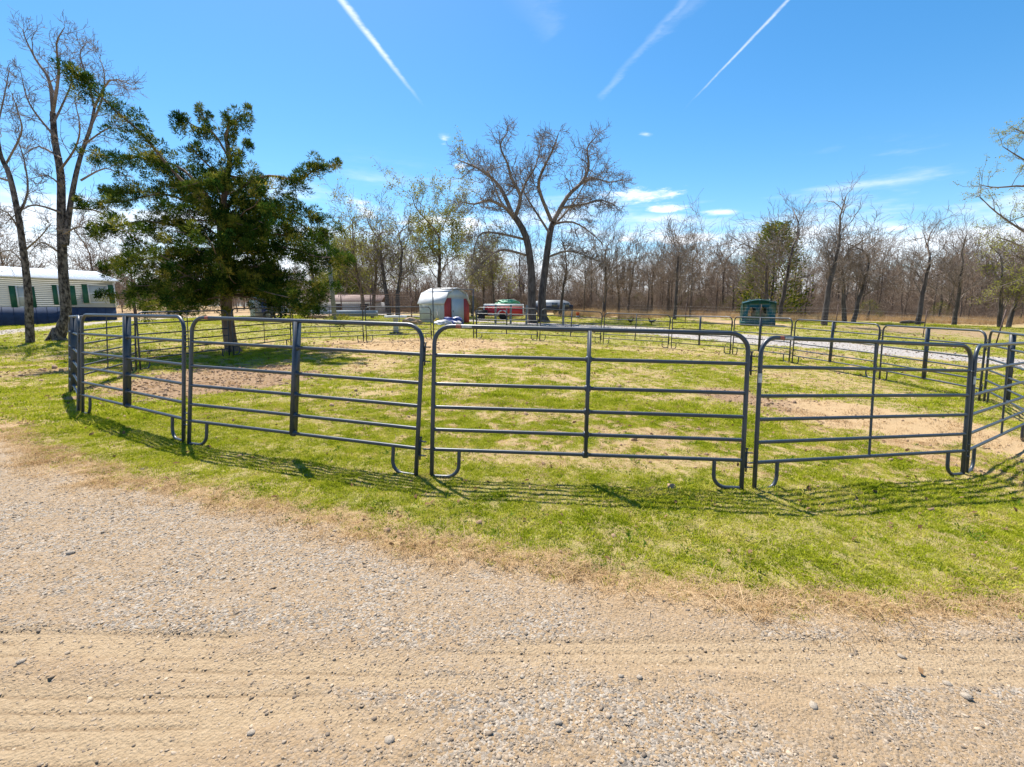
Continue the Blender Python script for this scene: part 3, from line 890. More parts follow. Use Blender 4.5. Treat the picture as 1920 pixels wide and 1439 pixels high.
# ------------------------------------------------------------------ trees
bark_dark = mat('oak_bark', (.035, .028, .025), .95, col2=(.13, .11, .10), scale=6, stretch=(1, 1, .3), bump=1., bscale=14)
bark_grey = mat('grey_bark', (.022, .018, .017), .95, col2=(.20, .175, .155), scale=9, stretch=(1, 1, .5), thresh=(.42, .62), bump=.9, bscale=16)
bark_far = mat('woodland_bark', (.05, .038, .03), .95, col2=(.17, .13, .105), scale=2.5, bump=.4, bscale=8)
twig_m = mat('oak_twig', (.09, .068, .054), .9, col2=(.27, .215, .17), scale=1.2)
twig_far = mat('woodland_twig', (.125, .088, .062), .9, col2=(.30, .225, .16), scale=.6)
cedar_bark = mat('cedar_bark', (.10, .065, .045), .95, col2=(.26, .19, .14), scale=6, stretch=(1, 1, .2), bump=1., bscale=20)
bud_m = leaf_mat('bud_leaf', [(.17, .16, .03), (.27, .27, .05), (.36, .36, .09)], .5, 1.)
needle = leaf_mat('cedar_spray', [(.014, .04, .009), (.035, .08, .012), (.09, .13, .018), (.23, .235, .034), (.40, .33, .06)], .30, attr='tone')


def wiggle(p0, p1, n, amp, r):
    t = np.linspace(0, 1, n)[:, None]; p = np.asarray(p0)*(1-t)+np.asarray(p1)*t
    o = np.cumsum(r.normal(0, amp, (n, 3)), 0); o -= o[0]; o -= t*o[-1]
    return p+o


class Tree:
    def __init__(s, seed, minr=.004):
        s.r = np.random.default_rng(seed); s.trunk = MB(); s.crown = MB(); s.tips = []; s.minr = minr

    def limb(s, pts, r0, r1, sides=8, trunk=False):
        n = len(pts); rad = np.linspace(0, 1, n); rad = r0*(1-rad)+r1*rad
        (s.trunk if trunk else s.crown).tube(pts, np.maximum(rad, s.minr), sides)

    def grow(s, p, d, Ln, r, lev, P):
        rg = s.r
        n = (7, 6, 5, 4, 3, 3)[min(lev, 5)]
        pts = [p]; dd = d/np.linalg.norm(d)
        for _ in range(n-1):
            dd = dd+rg.normal(0, P['wig'], 3)+np.array([0, 0, P['up']])
            dd /= np.linalg.norm(dd); pts.append(pts[-1]+dd*Ln/(n-1))
        pts = np.array(pts)
        s.limb(pts, r, r*.38, (8, 6, 5, 4, 3, 3)[min(lev, 5)])
        s.spawn(pts, Ln, r, lev, P)

    def spawn(s, pts, Ln, r, lev, P, t0=.22, count=None, tip=.8):
        rg = s.r
        if lev >= P['max']:
            s.tips.append(pts[-1]); s.tips.append(pts[len(pts)//2]); return
        k = count if count is not None else P['kids'][min(lev, len(P['kids'])-1)]
        seg = len(pts)-1
        for q in range(k):
            t = t0+(1-t0)*(q+rg.uniform(.2, .9))/k
            if q == k-1: t = 1.
            f = min(t*seg, seg-1e-6); i_ = int(f); f -= i_
            p = pts[i_]*(1-f)+pts[i_+1]*f
            ax = pts[i_+1]-pts[i_]; ax = ax/np.linalg.norm(ax)
            th = rg.uniform(*P['ang']) if q < k-1 else rg.uniform(.05, .45)
            v = rg.normal(0, 1, 3); v -= ax*(v@ax); v /= np.linalg.norm(v)+1e-9
            if P.get('flat'): v[2] *= P['flat']
            d = ax*math.cos(th)+v*math.sin(th)+np.array([0, 0, P['lift']])
            d /= np.linalg.norm(d)
            L2 = Ln*rg.uniform(*P['ratio'])*(1-.45*t if q < k-1 else tip)
            s.grow(p, d, max(L2, P.get('lmin', .12)), max(r*(1-.6*t)*rg.uniform(.45, .68), s.minr), lev+1, P)

    def buds(s, n, size, spread, name='crown_leaf'):
        rg = s.r; tp = np.array(s.tips)
        if not len(tp): return None
        c = tp[rg.integers(0, len(tp), n)]+rg.normal(0, spread, (n, 3))
        a = rg.normal(0, 1, (n, 3)); a /= np.linalg.norm(a, axis=1)[:, None]; b = np.cross(a, rg.normal(0, 1, (n, 3))); b /= np.linalg.norm(b, axis=1)[:, None]
        sz = size*rg.uniform(.5, 1.3, n)[:, None]
        v = np.stack([c-a*sz, c+b*sz*.6, c+a*sz, c-b*sz*.6], 1).reshape(-1, 3)
        mb = MB(); mb.add(v, np.arange(4*n).reshape(-1, 4)); return mb

    def finish(s, name, base, label, cat, group, bm_, tm_, bud=None, rz=0., local=True):
        root = empty(name, base, rz, label, cat, group)
        off = -np.array(base) if not local else np.zeros(3)
        for mbx, nm_, mt in ((s.trunk, 'trunk', bm_), (s.crown, 'crown', tm_)):
            if not mbx.v: continue
            mbx.v = [v+off for v in mbx.v]
            mbx.build(nm_, mt, root, True)
        if bud:
            mb = s.buds(*bud)
            if mb: mb.v = [v+off for v in mb.v]; mb.build('young_leaves', bud_m, root)
        return root


def pxline(pl, y0, dy, seed, n=3):
    """a limb followed in the photo, set at its own distance and swung in depth"""
    r = np.random.default_rng(seed); out = []
    k = len(pl)
    for i_, (a, b) in enumerate(pl):
        out.append(W(a, b, y0+dy*(i_/(k-1))**1.2))
    out = np.array(out)
    t = np.linspace(0, k-1, (k-1)*n+1); res = []
    for tt in t:     # Catmull-Rom
        i_ = min(int(tt), k-2); f = tt-i_
        p0, p1, p2, p3 = out[max(i_-1, 0)], out[i_], out[i_+1], out[min(i_+2, k-1)]
        res.append(.5*((2*p1)+(-p0+p2)*f+(2*p0-5*p1+4*p2-p3)*f*f+(-p0+3*p1-3*p2+p3)*f**3))
    return np.array(res)


def plen(p): return float(np.linalg.norm(np.diff(p, axis=0), axis=1).sum())


# ---- great double trunked oak
OY = 38.
oak = Tree(11, .0115)
P1 = dict(wig=.34, up=.01, max=4, kids=(7, 8, 6, 4), ang=(.5, 1.25), ratio=(.48, .80), lift=.10, lmin=.35)
tl = pxline([(998, 608), (997, 560), (996, 505), (986, 444), (966, 408)], OY, -.5, 1)
oak.limb(np.vstack([tl[:1]+[0, 0, -.3], tl]), .37, .22, 12, True)
tr = pxline([(1019, 606), (1016, 560), (1020, 521), (1030, 444), (1037, 417)], OY+.3, .6, 2)
oak.limb(np.vstack([tr[:1]+[0, 0, -.3], tr]), .37, .21, 12, True)
for q, a0 in enumerate(np.linspace(0, 6.28, 9)[:-1]):       # root flare
    c0 = np.array(tl[0] if q % 2 else tr[0])
    oak.trunk.tube([c0+[0, 0, .7], c0+[.3*math.cos(a0), .3*math.sin(a0), .25], c0+[.65*math.cos(a0), .65*math.sin(a0), -.12]], [.16, .17, .08], 7)
for pl, dy, r0, r1 in (
        ([(966, 408), (952, 393), (918, 376), (890, 383), (862, 378)], -2.5, .16, .03), ([(960, 400), (938, 352), (915, 329), (888, 312), (857, 300)], 1.5, .16, .03),
        ([(966, 406), (976, 369), (959, 335), (952, 308), (938, 274), (952, 248)], -1., .15, .03), ([(975, 372), (986, 342), (1003, 315), (1016, 268)], 2.5, .11, .025),
        ([(986, 450), (945, 440), (905, 437), (891, 460), (884, 500)], -2., .10, .02), ([(993, 481), (945, 469), (918, 481), (888, 511), (861, 535)], -3., .10, .02),
        ([(1037, 417), (1064, 369), (1091, 342), (1104, 312), (1101, 278), (1118, 257)], 1., .17, .03), ([(1034, 415), (1010, 352), (1020, 315), (1037, 281), (1047, 251)], -2., .14, .03),
        ([(1053, 390), (1091, 384), (1128, 376), (1158, 388)], -2.5, .10, .02), ([(1074, 357), (1108, 335), (1142, 342), (1169, 337)], 2.5, .10, .02),
        ([(1037, 420), (1074, 417), (1108, 437), (1132, 460)], 3., .09, .02), ([(1031, 481), (1064, 471), (1094, 478), (1124, 492)], -1.5, .09, .02), ([(1030, 437), (1000, 390), (983, 362), (975, 330)], 3., .10, .02),
        ([(1035, 425), (1060, 400), (1085, 365), (1120, 300)], 4., .10, .02), ([(975, 425), (940, 380), (925, 345), (900, 285)], 4., .10, .02)):
    p = pxline(pl, OY, dy, 3)
    oak.limb(p, r0*1.08, r1*1.1, 8); Lp = plen(p)
    oak.spawn(p, min(Lp*.44, 3.1), r0*.55, 1, P1, t0=.15, count=21, tip=.4)
ob = onground(1008, OY)
oak.finish('oak_tree', ob, 'huge spreading bare oak with two dark trunks behind the far side of the pen', 'tree', None, bark_dark, twig_m, local=False)

# ---- two stemmed bare tree and its leaning neighbour by the mobile home
P2 = dict(wig=.28, up=.03, max=4, kids=(6, 6, 5, 3), ang=(.45, 1.2), ratio=(.42, .70), lift=.12, lmin=.2)
t2 = Tree(21, .006)
a = pxline([(108, 642), (118, 610), (124, 587), (118, 505), (115, 413), (114, 330), (103, 266), (99, 211)], 21, .6, 5)
t2.limb(np.vstack([a[:1]+[0, 0, -.3], a]), .245, .10, 12, True)
b = pxline([(123, 460), (128, 413), (138, 349), (151, 294), (170, 239), (177, 202)], 21.2, 1., 6)
t2.limb(b, .125, .05, 10, True)
for q, a0 in enumerate((.2, 1.5, 2.7, 3.9, 5.2)):
    c0 = a[0]; t2.trunk.tube([c0+[0, 0, .6], c0+[.2*math.cos(a0), .2*math.sin(a0), .2], c0+[.5*math.cos(a0), .5*math.sin(a0), -.1]], [.13, .13, .05], 6)
for pl, dy, r0 in (
        ([(99, 211), (92, 151), (69, 115), (50, 78), (42, 55)], .5, .07), ([(99, 211), (110, 138), (106, 83), (121, 52)], -1., .07), ([(177, 202), (165, 151), (150, 105), (158, 85)], 1., .05), ([(177, 202), (206, 151), (248, 160)], -1., .05),
        ([(115, 399), (69, 385), (41, 394), (10, 420)], -1.2, .05), ([(131, 390), (174, 394), (202, 408), (215, 430)], -1., .05), ([(115, 298), (73, 275), (41, 294)], 1., .045), ([(151, 339), (197, 316), (229, 330)], 1.2, .045),
        ([(103, 257), (69, 216), (50, 183), (40, 140)], -1., .05), ([(160, 270), (205, 240), (235, 250)], -1., .04), ([(118, 440), (150, 425), (175, 440), (190, 470)], -1.4, .045), ([(116, 350), (90, 330), (60, 335)], -1.5, .04),
        ([(168, 242), (190, 190), (196, 140), (185, 105)], 1.4, .05), ([(112, 320), (140, 280), (150, 240), (140, 190)], -1.6, .05), ([(101, 230), (120, 190), (135, 150), (130, 110)], 1.5, .045), ([(119, 480), (80, 455), (60, 470)], -.8, .04)):
    p = pxline(pl, 21.2, dy, 7); t2.limb(p, r0, .012, 7); t2.spawn(p, plen(p)*.55, r0*.6, 1, P2, t0=.12, count=12, tip=.3)
t2.finish('bare_tree', onground(110, 21), 'tall bare tree forking into two mottled stems in front of the mobile home', 'tree', None, bark_grey, twig_m, local=False)
t1 = Tree(22, .006)
a = pxline([(57, 646), (55, 600), (53, 550), (44, 472), (34, 404), (18, 330), (2, 294), (-8, 250)], 20, -.3, 8)
t1.limb(np.vstack([a[:1]+[0, 0, -.3], a]), .165, .06, 12, True)
for pl, dy, r0 in (([(2, 294), (-4, 240), (6, 190), (18, 128)], .5, .05), ([(34, 404), (52, 360), (45, 300), (30, 255)], .8, .05), ([(20, 340), (-10, 330), (-60, 300), (-90, 250)], .6, .05), ([(40, 440), (15, 400), (-20, 390)], -.8, .04),
                   ([(44, 472), (75, 445), (95, 420)], -.8, .04), ([(-8, 250), (-30, 190), (-25, 130), (-45, 90)], .4, .055), ([(10, 310), (40, 250), (35, 215), (22, 175)], -1., .04), ([(48, 500), (20, 470), (-10, 480)], .9, .035)):
    p = pxline(pl, 20, dy, 9); t1.limb(p, r0, .012, 7); t1.spawn(p, plen(p)*.55, r0*.6, 1, P2, t0=.12, count=11, tip=.3)
t1.finish('bare_tree', onground(57, 20), 'single stemmed bare tree leaning out of the frame at the corner of the mobile home', 'tree', None, bark_grey, twig_m, local=False)

# ---- cedar
CY = 16.6
ce = Tree(31, .006)
a = pxline([(437, 664), (432, 640), (427, 600), (424, 560), (421, 520), (417, 470), (414, 410), (424, 350), (430, 300), (424, 255)], CY, .3, 4)
ce.limb(np.vstack([a[:1]+[0, 0, -.25], a]), .24, .05, 12, True)
for a0 in (.1, 1.2, 2.4, 3.4, 4.4, 5.5):
    c0 = a[0]; ce.trunk.tube([c0+[0, 0, .45], c0+[.15*math.cos(a0), .15*math.sin(a0), .15], c0+[.42*math.cos(a0), .42*math.sin(a0), -.08]], [.12, .12, .04], 6)
clumps = []     # centre, radius, axis
limbs = [
    ([(420, 440), (380, 380), (321, 318), (266, 252), (206, 198), (160, 152), (130, 127)], -.6, .07, .40), ([(400, 380), (345, 320), (293, 300), (257, 296), (206, 296), (160, 283)], .8, .05, .36),
    ([(430, 310), (424, 270), (424, 246), (450, 220), (468, 210)], .3, .04, .36), ([(425, 290), (400, 250), (367, 238), (341, 220), (335, 206)], -.5, .035, .32), ([(400, 252), (385, 225), (371, 199)], .4, .03, .22), ([(424, 262), (428, 230), (427, 205)], -.3, .03, .26),
    ([(428, 320), (450, 290), (462, 262)], -.6, .03, .30),
    ([(422, 400), (455, 350), (505, 330), (560, 338), (592, 318), (635, 307)], -.5, .06, .36), ([(418, 440), (480, 405), (550, 413), (596, 440), (650, 431)], 1., .06, .46), ([(418, 480), (500, 462), (560, 470), (596, 482), (651, 482)], -1., .06, .46),
    ([(420, 510), (480, 500), (540, 520), (620, 540)], -.6, .05, .44), ([(416, 430), (380, 392), (330, 370), (275, 360), (220, 364), (183, 355)], .5, .06, .44), ([(300, 362), (230, 378), (180, 380), (152, 374)], -.4, .03, .30),
    ([(416, 460), (350, 430), (275, 415), (206, 428), (167, 432)], -.8, .06, .46), ([(418, 490), (360, 478), (298, 482), (229, 495), (195, 505)], .8, .06, .48), ([(420, 520), (370, 520), (321, 530), (257, 548)], -.9, .05, .46), ([(257, 548), (220, 552), (180, 549)], -.3, .025, .20),
    ([(424, 350), (400, 320), (370, 290), (355, 268)], -.8, .04, .40), ([(428, 330), (470, 340), (500, 372), (540, 380)], .8, .04, .46), ([(424, 360), (390, 345), (350, 340), (320, 345)], .9, .04, .46),
    ([(420, 520), (500, 528), (570, 552), (612, 562)], .6, .04, .5), ([(420, 470), (500, 440), (570, 450), (620, 462)], 1.4, .05, .55), ([(420, 450), (480, 380), (540, 395), (600, 415)], -.3, .05, .5), ([(420, 530), (480, 550), (540, 575), (590, 570)], 1.0, .04, .42), ([(420, 530), (370, 560), (310, 575), (240, 565)], 1.0, .04, .42), ([(420, 500), (450, 520), (490, 545), (560, 562)], -1.6, .04, .42), ([(420, 500), (400, 530), (350, 552), (310, 560)], -1.6, .04, .42)]
rg = np.random.default_rng(5)
for pl, dy, r0, cr in limbs:
    p = pxline(pl, CY+.2, dy*1.4, 1); ce.limb(p, r0, .01, 6)
    Lp = plen(p); kmax = int(Lp/.21)
    for q in range(kmax):
        t = (q+rg.uniform(.2, .8))/kmax
        if t < .24: continue
        f = t*(len(p)-1); i_ = min(int(f), len(p)-2); f -= i_
        c = p[i_]*(1-f)+p[i_+1]*f; taper = 1.0 if t < .7 else 1-.5*(t-.7)/.3
        clumps.append((c+rg.normal(0, cr*.42, 3)*np.array([1, 1, .7])*taper, cr*taper*rg.uniform(.6, 1.05), 0))
tz0 = W(424, 560, CY)[2]; tz1 = W(426, 330, CY)[2]; tx = W(420, 450, CY)[0]
for q in range(62):     # limbs going round the trunk
    hq = rg.uniform(0, 1)**1.15; z0 = tz0+(tz1-tz0)*hq; az_ = rg.uniform(0, 6.283)
    Ln = (3.5-1.9*hq)*rg.uniform(.6, 1.05)
    d = np.array([math.cos(az_), math.sin(az_)*1.0, rg.uniform(-.30, .55)]); p0 = np.array([tx, CY+.2, z0])
    p = wiggle(p0, p0+d*Ln, 7, .07, rg); ce.limb(p, .035*(1.2-hq*.4), .008, 5)
    for t in np.arange(.3, 1.02, .19/Ln*1.5):
        c = p0+d*Ln*t+rg.normal(0, .20, 3); clumps.append((c, rg.uniform(.20, .42)*(1.05-.35*t), 0))
    ce.tips.append(p[-1])
sp = []; tn = []; V = []
clumps = [(c+rg.normal(0, .55, 3)*r*(q > 0), r*rg.uniform(.45, .72), 0) for c, r, _ in clumps for q in range(3)]
for c, r, _ in clumps:
    r *= .80*rg.choice([.7, 1., 1.15]); n = int(40+520*r)
    u_ = rg.normal(0, 1, (n, 3)); u_ /= np.linalg.norm(u_, axis=1)[:, None]
    rad = r*rg.uniform(.25, 1., n)[:, None]**.6
    ax_ = c-np.array([tx, CY+.2, c[2]-.35]); ax_ /= np.linalg.norm(ax_)+1e-6
    pos = u_*rad*np.array([.95, .95, .85]); pos = c+pos+ax_*(pos@ax_)[:, None]*rg.uniform(0, .7); pos[:, 2] -= .12*(rad[:, 0]/r)**3
    out_ = u_*.8+ax_*.25+np.array([0, 0, .35])+rg.normal(0, .3, (n, 3)); out_ /= np.linalg.norm(out_, axis=1)[:, None]
    side = np.cross(out_, rg.normal(0, 1, (n, 3))); side /= np.linalg.norm(side, axis=1)[:, None]
    ln = rg.uniform(.07, .17, n)[:, None]; wd = rg.uniform(.007, .015, n)[:, None]
    V.append(np.stack([pos, pos+out_*ln*.55+side*wd, pos+out_*ln, pos+out_*ln*.55-side*wd], 1).reshape(-1, 3))
    tone = np.clip(rg.normal(.37, .25)+rg.normal(0, .12, n), 0, 1); tn.append(np.repeat(tone, 4))
V = np.concatenate(V); fo = MB(); fo.add(V, np.arange(len(V)).reshape(-1, 4))
print('cedar sprays', len(V)//4, 'clumps', len(clumps))
croot = ce.finish('cedar_tree', onground(437, CY), 'dark green windswept cedar with ragged branches standing just outside the pen', 'tree', None, cedar_bark, cedar_bark, local=False)
off = -np.array(croot.location); fo.v = [v+off for v in fo.v]
fol = fo.build('foliage', needle, croot)
at = fol.data.attributes.new('tone', 'FLOAT', 'POINT'); at.data.foreach_set('value', np.concatenate(tn).astype(np.float32))


# ---- generic bare trees, made at the origin and copied
def bare_tree(seed, H, r0, spread=.5, fork=.3, lean=(0, 0), minr=.008, lev=3, wig=.24, twin=0., nl=10, lift=.2, kids=(5, 5, 4)):
    T = Tree(seed, minr); rg = T.r
    P = dict(wig=wig, up=.02, max=lev+1, kids=(nl,)+kids, ang=(.45, 1.1), ratio=(.55, .85), lift=lift*.8, lmin=.3)
    stems = [(0, 0)] if not twin else [(-twin/2, 0), (twin/2, .1)]
    for sx, sy in stems:
        top = np.array([sx*3+lean[0]*H, sy+lean[1]*H, H*.62])
        p = wiggle((sx, sy, -.3), top, 9, H*.0045, rg); T.limb(p, r0, r0*.42, 9, True)
        T.spawn(p, H*spread*1.25, r0*.62, 0, P, t0=fork, count=nl)
        d = np.array([lean[0]+rg.normal(0, .12), rg.normal(0, .12), 1.])
        T.grow(p[-1], d, H*.36, r0*.40, 1, P)
    return T


def place(rootobj, px, py, y, rz, sc, label, group=None):
    o = copy_tree(rootobj) if rootobj.get('used') else rootobj
    rootobj['used'] = 1
    if 'used' in o.keys() and o is not rootobj: del o['used']
    b_ = onground(px, y); o.location = (b_[0], b_[1], b_[2]-.05); o.rotation_euler = (0, 0, rz); o.scale = (sc,)*3
    o['label'] = label
    if group: o['group'] = group
    elif 'group' in o.keys(): del o['group']
    return o


def hgt(px, base, top, y): return abs(W(px, top, y)[2]-W(px, base, y)[2])


# single trees one can pick out, each grown on its own
SINGLES = [  # px, base py, top py, dist, radius, seed, options, label, buds
    (690, 592, 362, 46, .22, 101, dict(twin=.9, spread=.5, fork=.25, lift=.3), 'bare tree with two slanting stems and faint green buds, left of the white shed', (6500, .075, .16)),
    (738, 588, 372, 44, .24, 102, dict(twin=.7, spread=.42, fork=.35, lift=.35), 'dark twin trunked bare tree rising behind the wire run beside the white shed', (1800, .07, .15)),
    (826, 590, 322, 50, .26, 103, dict(spread=.46, fork=.38, lift=.4), 'tall rounded tree misted with new green leaves behind the white shed', (17000, .08, .18)),
    (655, 590, 440, 60, .18, 104, dict(spread=.5, fork=.2), 'low tree with yellow green young leaves near the utility pole', (17000, .095, .22)),
    (1132, 592, 398, 41, .19, 105, dict(spread=.5, fork=.2, lift=.45, wig=.18), 'vase shaped bare tree just right of the huge oak', None),
    (1265, 601, 402, 38, .15, 106, dict(spread=.36, fork=.25, lift=.3), 'slender bare tree standing alone at the paddock edge', None),
    (1437, 604, 398, 40, .20, 107, dict(spread=.48, fork=.3, lift=.35, lean=(-.05, 0)), 'broad crowned bare tree in front of the dark cedar', None),
    (1462, 605, 362, 40.6, .20, 108, dict(spread=.52, fork=.38, lift=.35, lean=(.05, 0)), 'taller bare tree whose crown fans out over the hay feeder', None),
    (1545, 612, 338, 30, .20, 131, dict(spread=.27, fork=.4, lift=.2, lean=(.05, 0), wig=.26), 'crooked bare oak leaning over the fence line with a high bent crown', None),
    (1592, 605, 415, 36, .17, 110, dict(twin=.7, spread=.42, fork=.3), 'pair of thick dark stems behind the crooked oak', None),
    (1720, 610, 385, 33, .17, 111, dict(spread=.42, fork=.42, lift=.25, lean=(.03, 0)), 'straight bare tree with fine grey twigs beside the fallen log', None),
    (1788, 611, 412, 35, .17, 112, dict(spread=.40, fork=.3, lift=.25), 'bare tree with feathery twigs beyond the lane, second from the frame edge', None),
    (1168, 596, 440, 46, .14, 113, dict(twin=.6, spread=.4, fork=.3), 'two thin dark stems side by side right of the vase shaped tree', None),
    (1048, 596, 420, 44, .17, 114, dict(spread=.4, fork=.35, lean=(.08, 0)), 'slanting dark trunk behind the silver camper', None),
    (1352, 600, 440, 52, .13, 115, dict(spread=.4, fork=.25), 'small crooked bare tree left of the dark cedar', None),
    (930, 590, 430, 50, .13, 116, dict(spread=.4, fork=.3, lean=(-.06, 0)), 'thin bare tree leaning over the red trailer', (1800, .07, .15)),
    (905, 588, 425, 54, .12, 117, dict(spread=.35, fork=.3), 'thin straight bare tree between the white shed and the red trailer', (5000, .075, .2)),
    (1885, 612, 440, 34, .16, 118, dict(spread=.4, fork=.25, twin=.6), 'twin stemmed bare tree by the rusty corner post', (2200, .06, .15)),
    (590, 592, 395, 44, .16, 119, dict(spread=.3, fork=.4, lift=.1), 'gaunt dead tree showing above the cedar foliage', None),
    (20, 600, 385, 62, .2, 120, dict(spread=.5, fork=.25), 'bare tree behind the roof of the mobile home, by its eave', None),
    (185, 600, 400, 60, .2, 121, dict(spread=.5, fork=.25), 'rounded bare tree rising behind the end of the mobile home', None),
    (255, 598, 430, 64, .2, 122, dict(spread=.5, fork=.25), 'bare tree half hidden behind the lower cedar branches', None),
]
for px, pb, pt, y, r0, seed, opt, lb, bud in SINGLES:
    H = hgt(px, pb, pt, y)
    T = bare_tree(seed, H, r0*1.1, minr=.0088*y/38, **opt)
    zt_ = np.percentile(np.array(T.tips)[:, 2], 98.5); k_ = H/zt_
    for q_ in (T.trunk, T.crown): q_.v = [v_*k_ for v_ in q_.v]
    T.tips = [p_*k_ for p_ in T.tips]
    b_ = W(px, pb, y); b_[2] = float(gz(b_[0], b_[1]))-.05
    nm_ = 'leafing_tree' if bud and bud[0] > 2000 else 'bare_tree'
    T.finish(nm_, b_, lb, 'tree', None, bark_dark if y < 46 else bark_far, twig_m if y < 45 else twig_far, bud=bud, rz=0)

# leafing tree reaching in over the frame edge
et = Tree(55, .006)
PE = dict(wig=.24, up=.03, max=3, kids=(6, 5, 4), ang=(.4, 1.1), ratio=(.4, .7), lift=.1, lmin=.25)
EY = 19.
a = pxline([(2120, 690), (2110, 600), (2085, 500), (2060, 400), (2040, 300), (2020, 200)], EY, 0, 1)
et.limb(a, .26, .08, 12, True)
for pl, dy, r0 in (([(2085, 500), (2000, 470), (1930, 440), (1870, 400), (1838, 370)], .5, .07), ([(2060, 400), (1990, 370), (1925, 350), (1870, 352), (1842, 348)], -1., .06), ([(2050, 350), (1980, 330), (1920, 300), (1880, 275)], .6, .06),
                   ([(2040, 300), (1980, 280), (1920, 250), (1900, 240)], -.6, .05), ([(2090, 520), (2020, 500), (1950, 478), (1900, 455), (1868, 445)], -1., .05), ([(2095, 560), (2020, 540), (1940, 520), (1870, 540)], .6, .04), ([(2070, 440), (2000, 420), (1950, 400), (1880, 420)], 1.2, .05)):
    p = pxline(pl, EY, dy, 2); et.limb(p, r0, .012, 7); et.spawn(p, plen(p)*.36, r0*.55, 1, PE, t0=.25, count=9)
et.spawn(a, 4.2, .12, 1, PE, t0=.5, count=12)
et.finish('leafing_tree', onground(2120, EY), 'tree just breaking into leaf whose branches reach in from beyond the frame edge', 'tree', None, bark_grey, twig_m, bud=(7000, .024, .06), local=False)

# evergreens in the wood
def cedar_far(seed, H, Wd, n=5200):
    T = Tree(seed, .02); rg = T.r
    T.limb(wiggle((0, 0, -.2), (0, 0, H*.95), 7, .05, rg), .14, .02, 8, True)
    t = rg.uniform(.06, 1, n)**.9; az_ = rg.uniform(0, 6.283, n)
    prof = Wd/2*np.sin(np.clip((1-t)*2.2+.12, 0, 1.57))*(.75+.35*fbm(az_*1.4+seed, t*7, 1.2, 3))
    rr_ = prof*rg.uniform(.35, 1.05, n)**.5
    c = np.stack([rr_*np.cos(az_), rr_*np.sin(az_), t*H-rr_*.12], -1)
    o_ = np.stack([np.cos(az_), np.sin(az_), np.full(n, .5)], -1)+rg.normal(0, .4, (n, 3)); o_ /= np.linalg.norm(o_, axis=1)[:, None]
    sd_ = np.cross(o_, rg.normal(0, 1, (n, 3))); sd_ /= np.linalg.norm(sd_, axis=1)[:, None]
    ln = rg.uniform(.14, .30, n)[:, None]*H/7; wd_ = ln*.2; keep_ = vnoise(az_*2.2+seed*3, t*9)*.6+vnoise(az_*5, t*20+3)*.4 > .40; c, o_, sd_, ln, wd_ = c[keep_], o_[keep_], sd_[keep_], ln[keep_], wd_[keep_]; n = len(c)
    c = c+rg.normal(0, .16, (n, 3))*np.array([Wd/3, Wd/3, .6]); mb = MB(); mb.add(np.stack([c, c+o_*ln*.5+sd_*wd_, c+o_*ln, c+o_*ln*.5-sd_*wd_], 1).reshape(-1, 3), np.arange(4*n).reshape(-1, 4))
    return T, mb, np.repeat(np.clip(rg.normal(.62, .22, n), 0, 1), 4)


for px, pb, pt, y, w_, sd_, lb in ((1442, 603, 424, 47, 112, 1, 'dense dark cedar in the wood behind the hay feeder'), (1372, 600, 560, 50, 60, 2, 'low round evergreen bush left of the hay feeder'), (1314, 596, 562, 52, 44, 3, 'small evergreen bush at the edge of the wood, middle of the pasture'),
                               (1625, 603, 562, 44, 50, 4, 'low evergreen bush between the dark stems right of the crooked oak'), (1760, 606, 568, 46, 40, 5, 'small evergreen bush behind the straight bare tree'), (1195, 594, 556, 60, 40, 6, 'small faded evergreen right of the vase shaped tree'),
                               (560, 594, 540, 60, 70, 7, 'dark bushy evergreen beyond the junk trailer'), (885, 600, 560, 48, 36, 8, 'dark shrub beside the shed door')):
    H = hgt(px, pb, pt, y); T, mb, tn2 = cedar_far(300+sd_, H, w_/F_PX*y*1.0, 8000 if H > 5 else 2000)
    b_ = W(px, pb, y); b_[2] = float(gz(b_[0], b_[1]))-.05
    rt = T.finish('evergreen_tree' if H > 5 else 'evergreen_bush', b_, lb, 'tree' if H > 5 else 'bush', None, bark_dark, bark_dark)
    f_ = mb.build('foliage', needle, rt); at = f_.data.attributes.new('tone', 'FLOAT', 'POINT'); at.data.foreach_set('value', tn2.astype(np.float32))

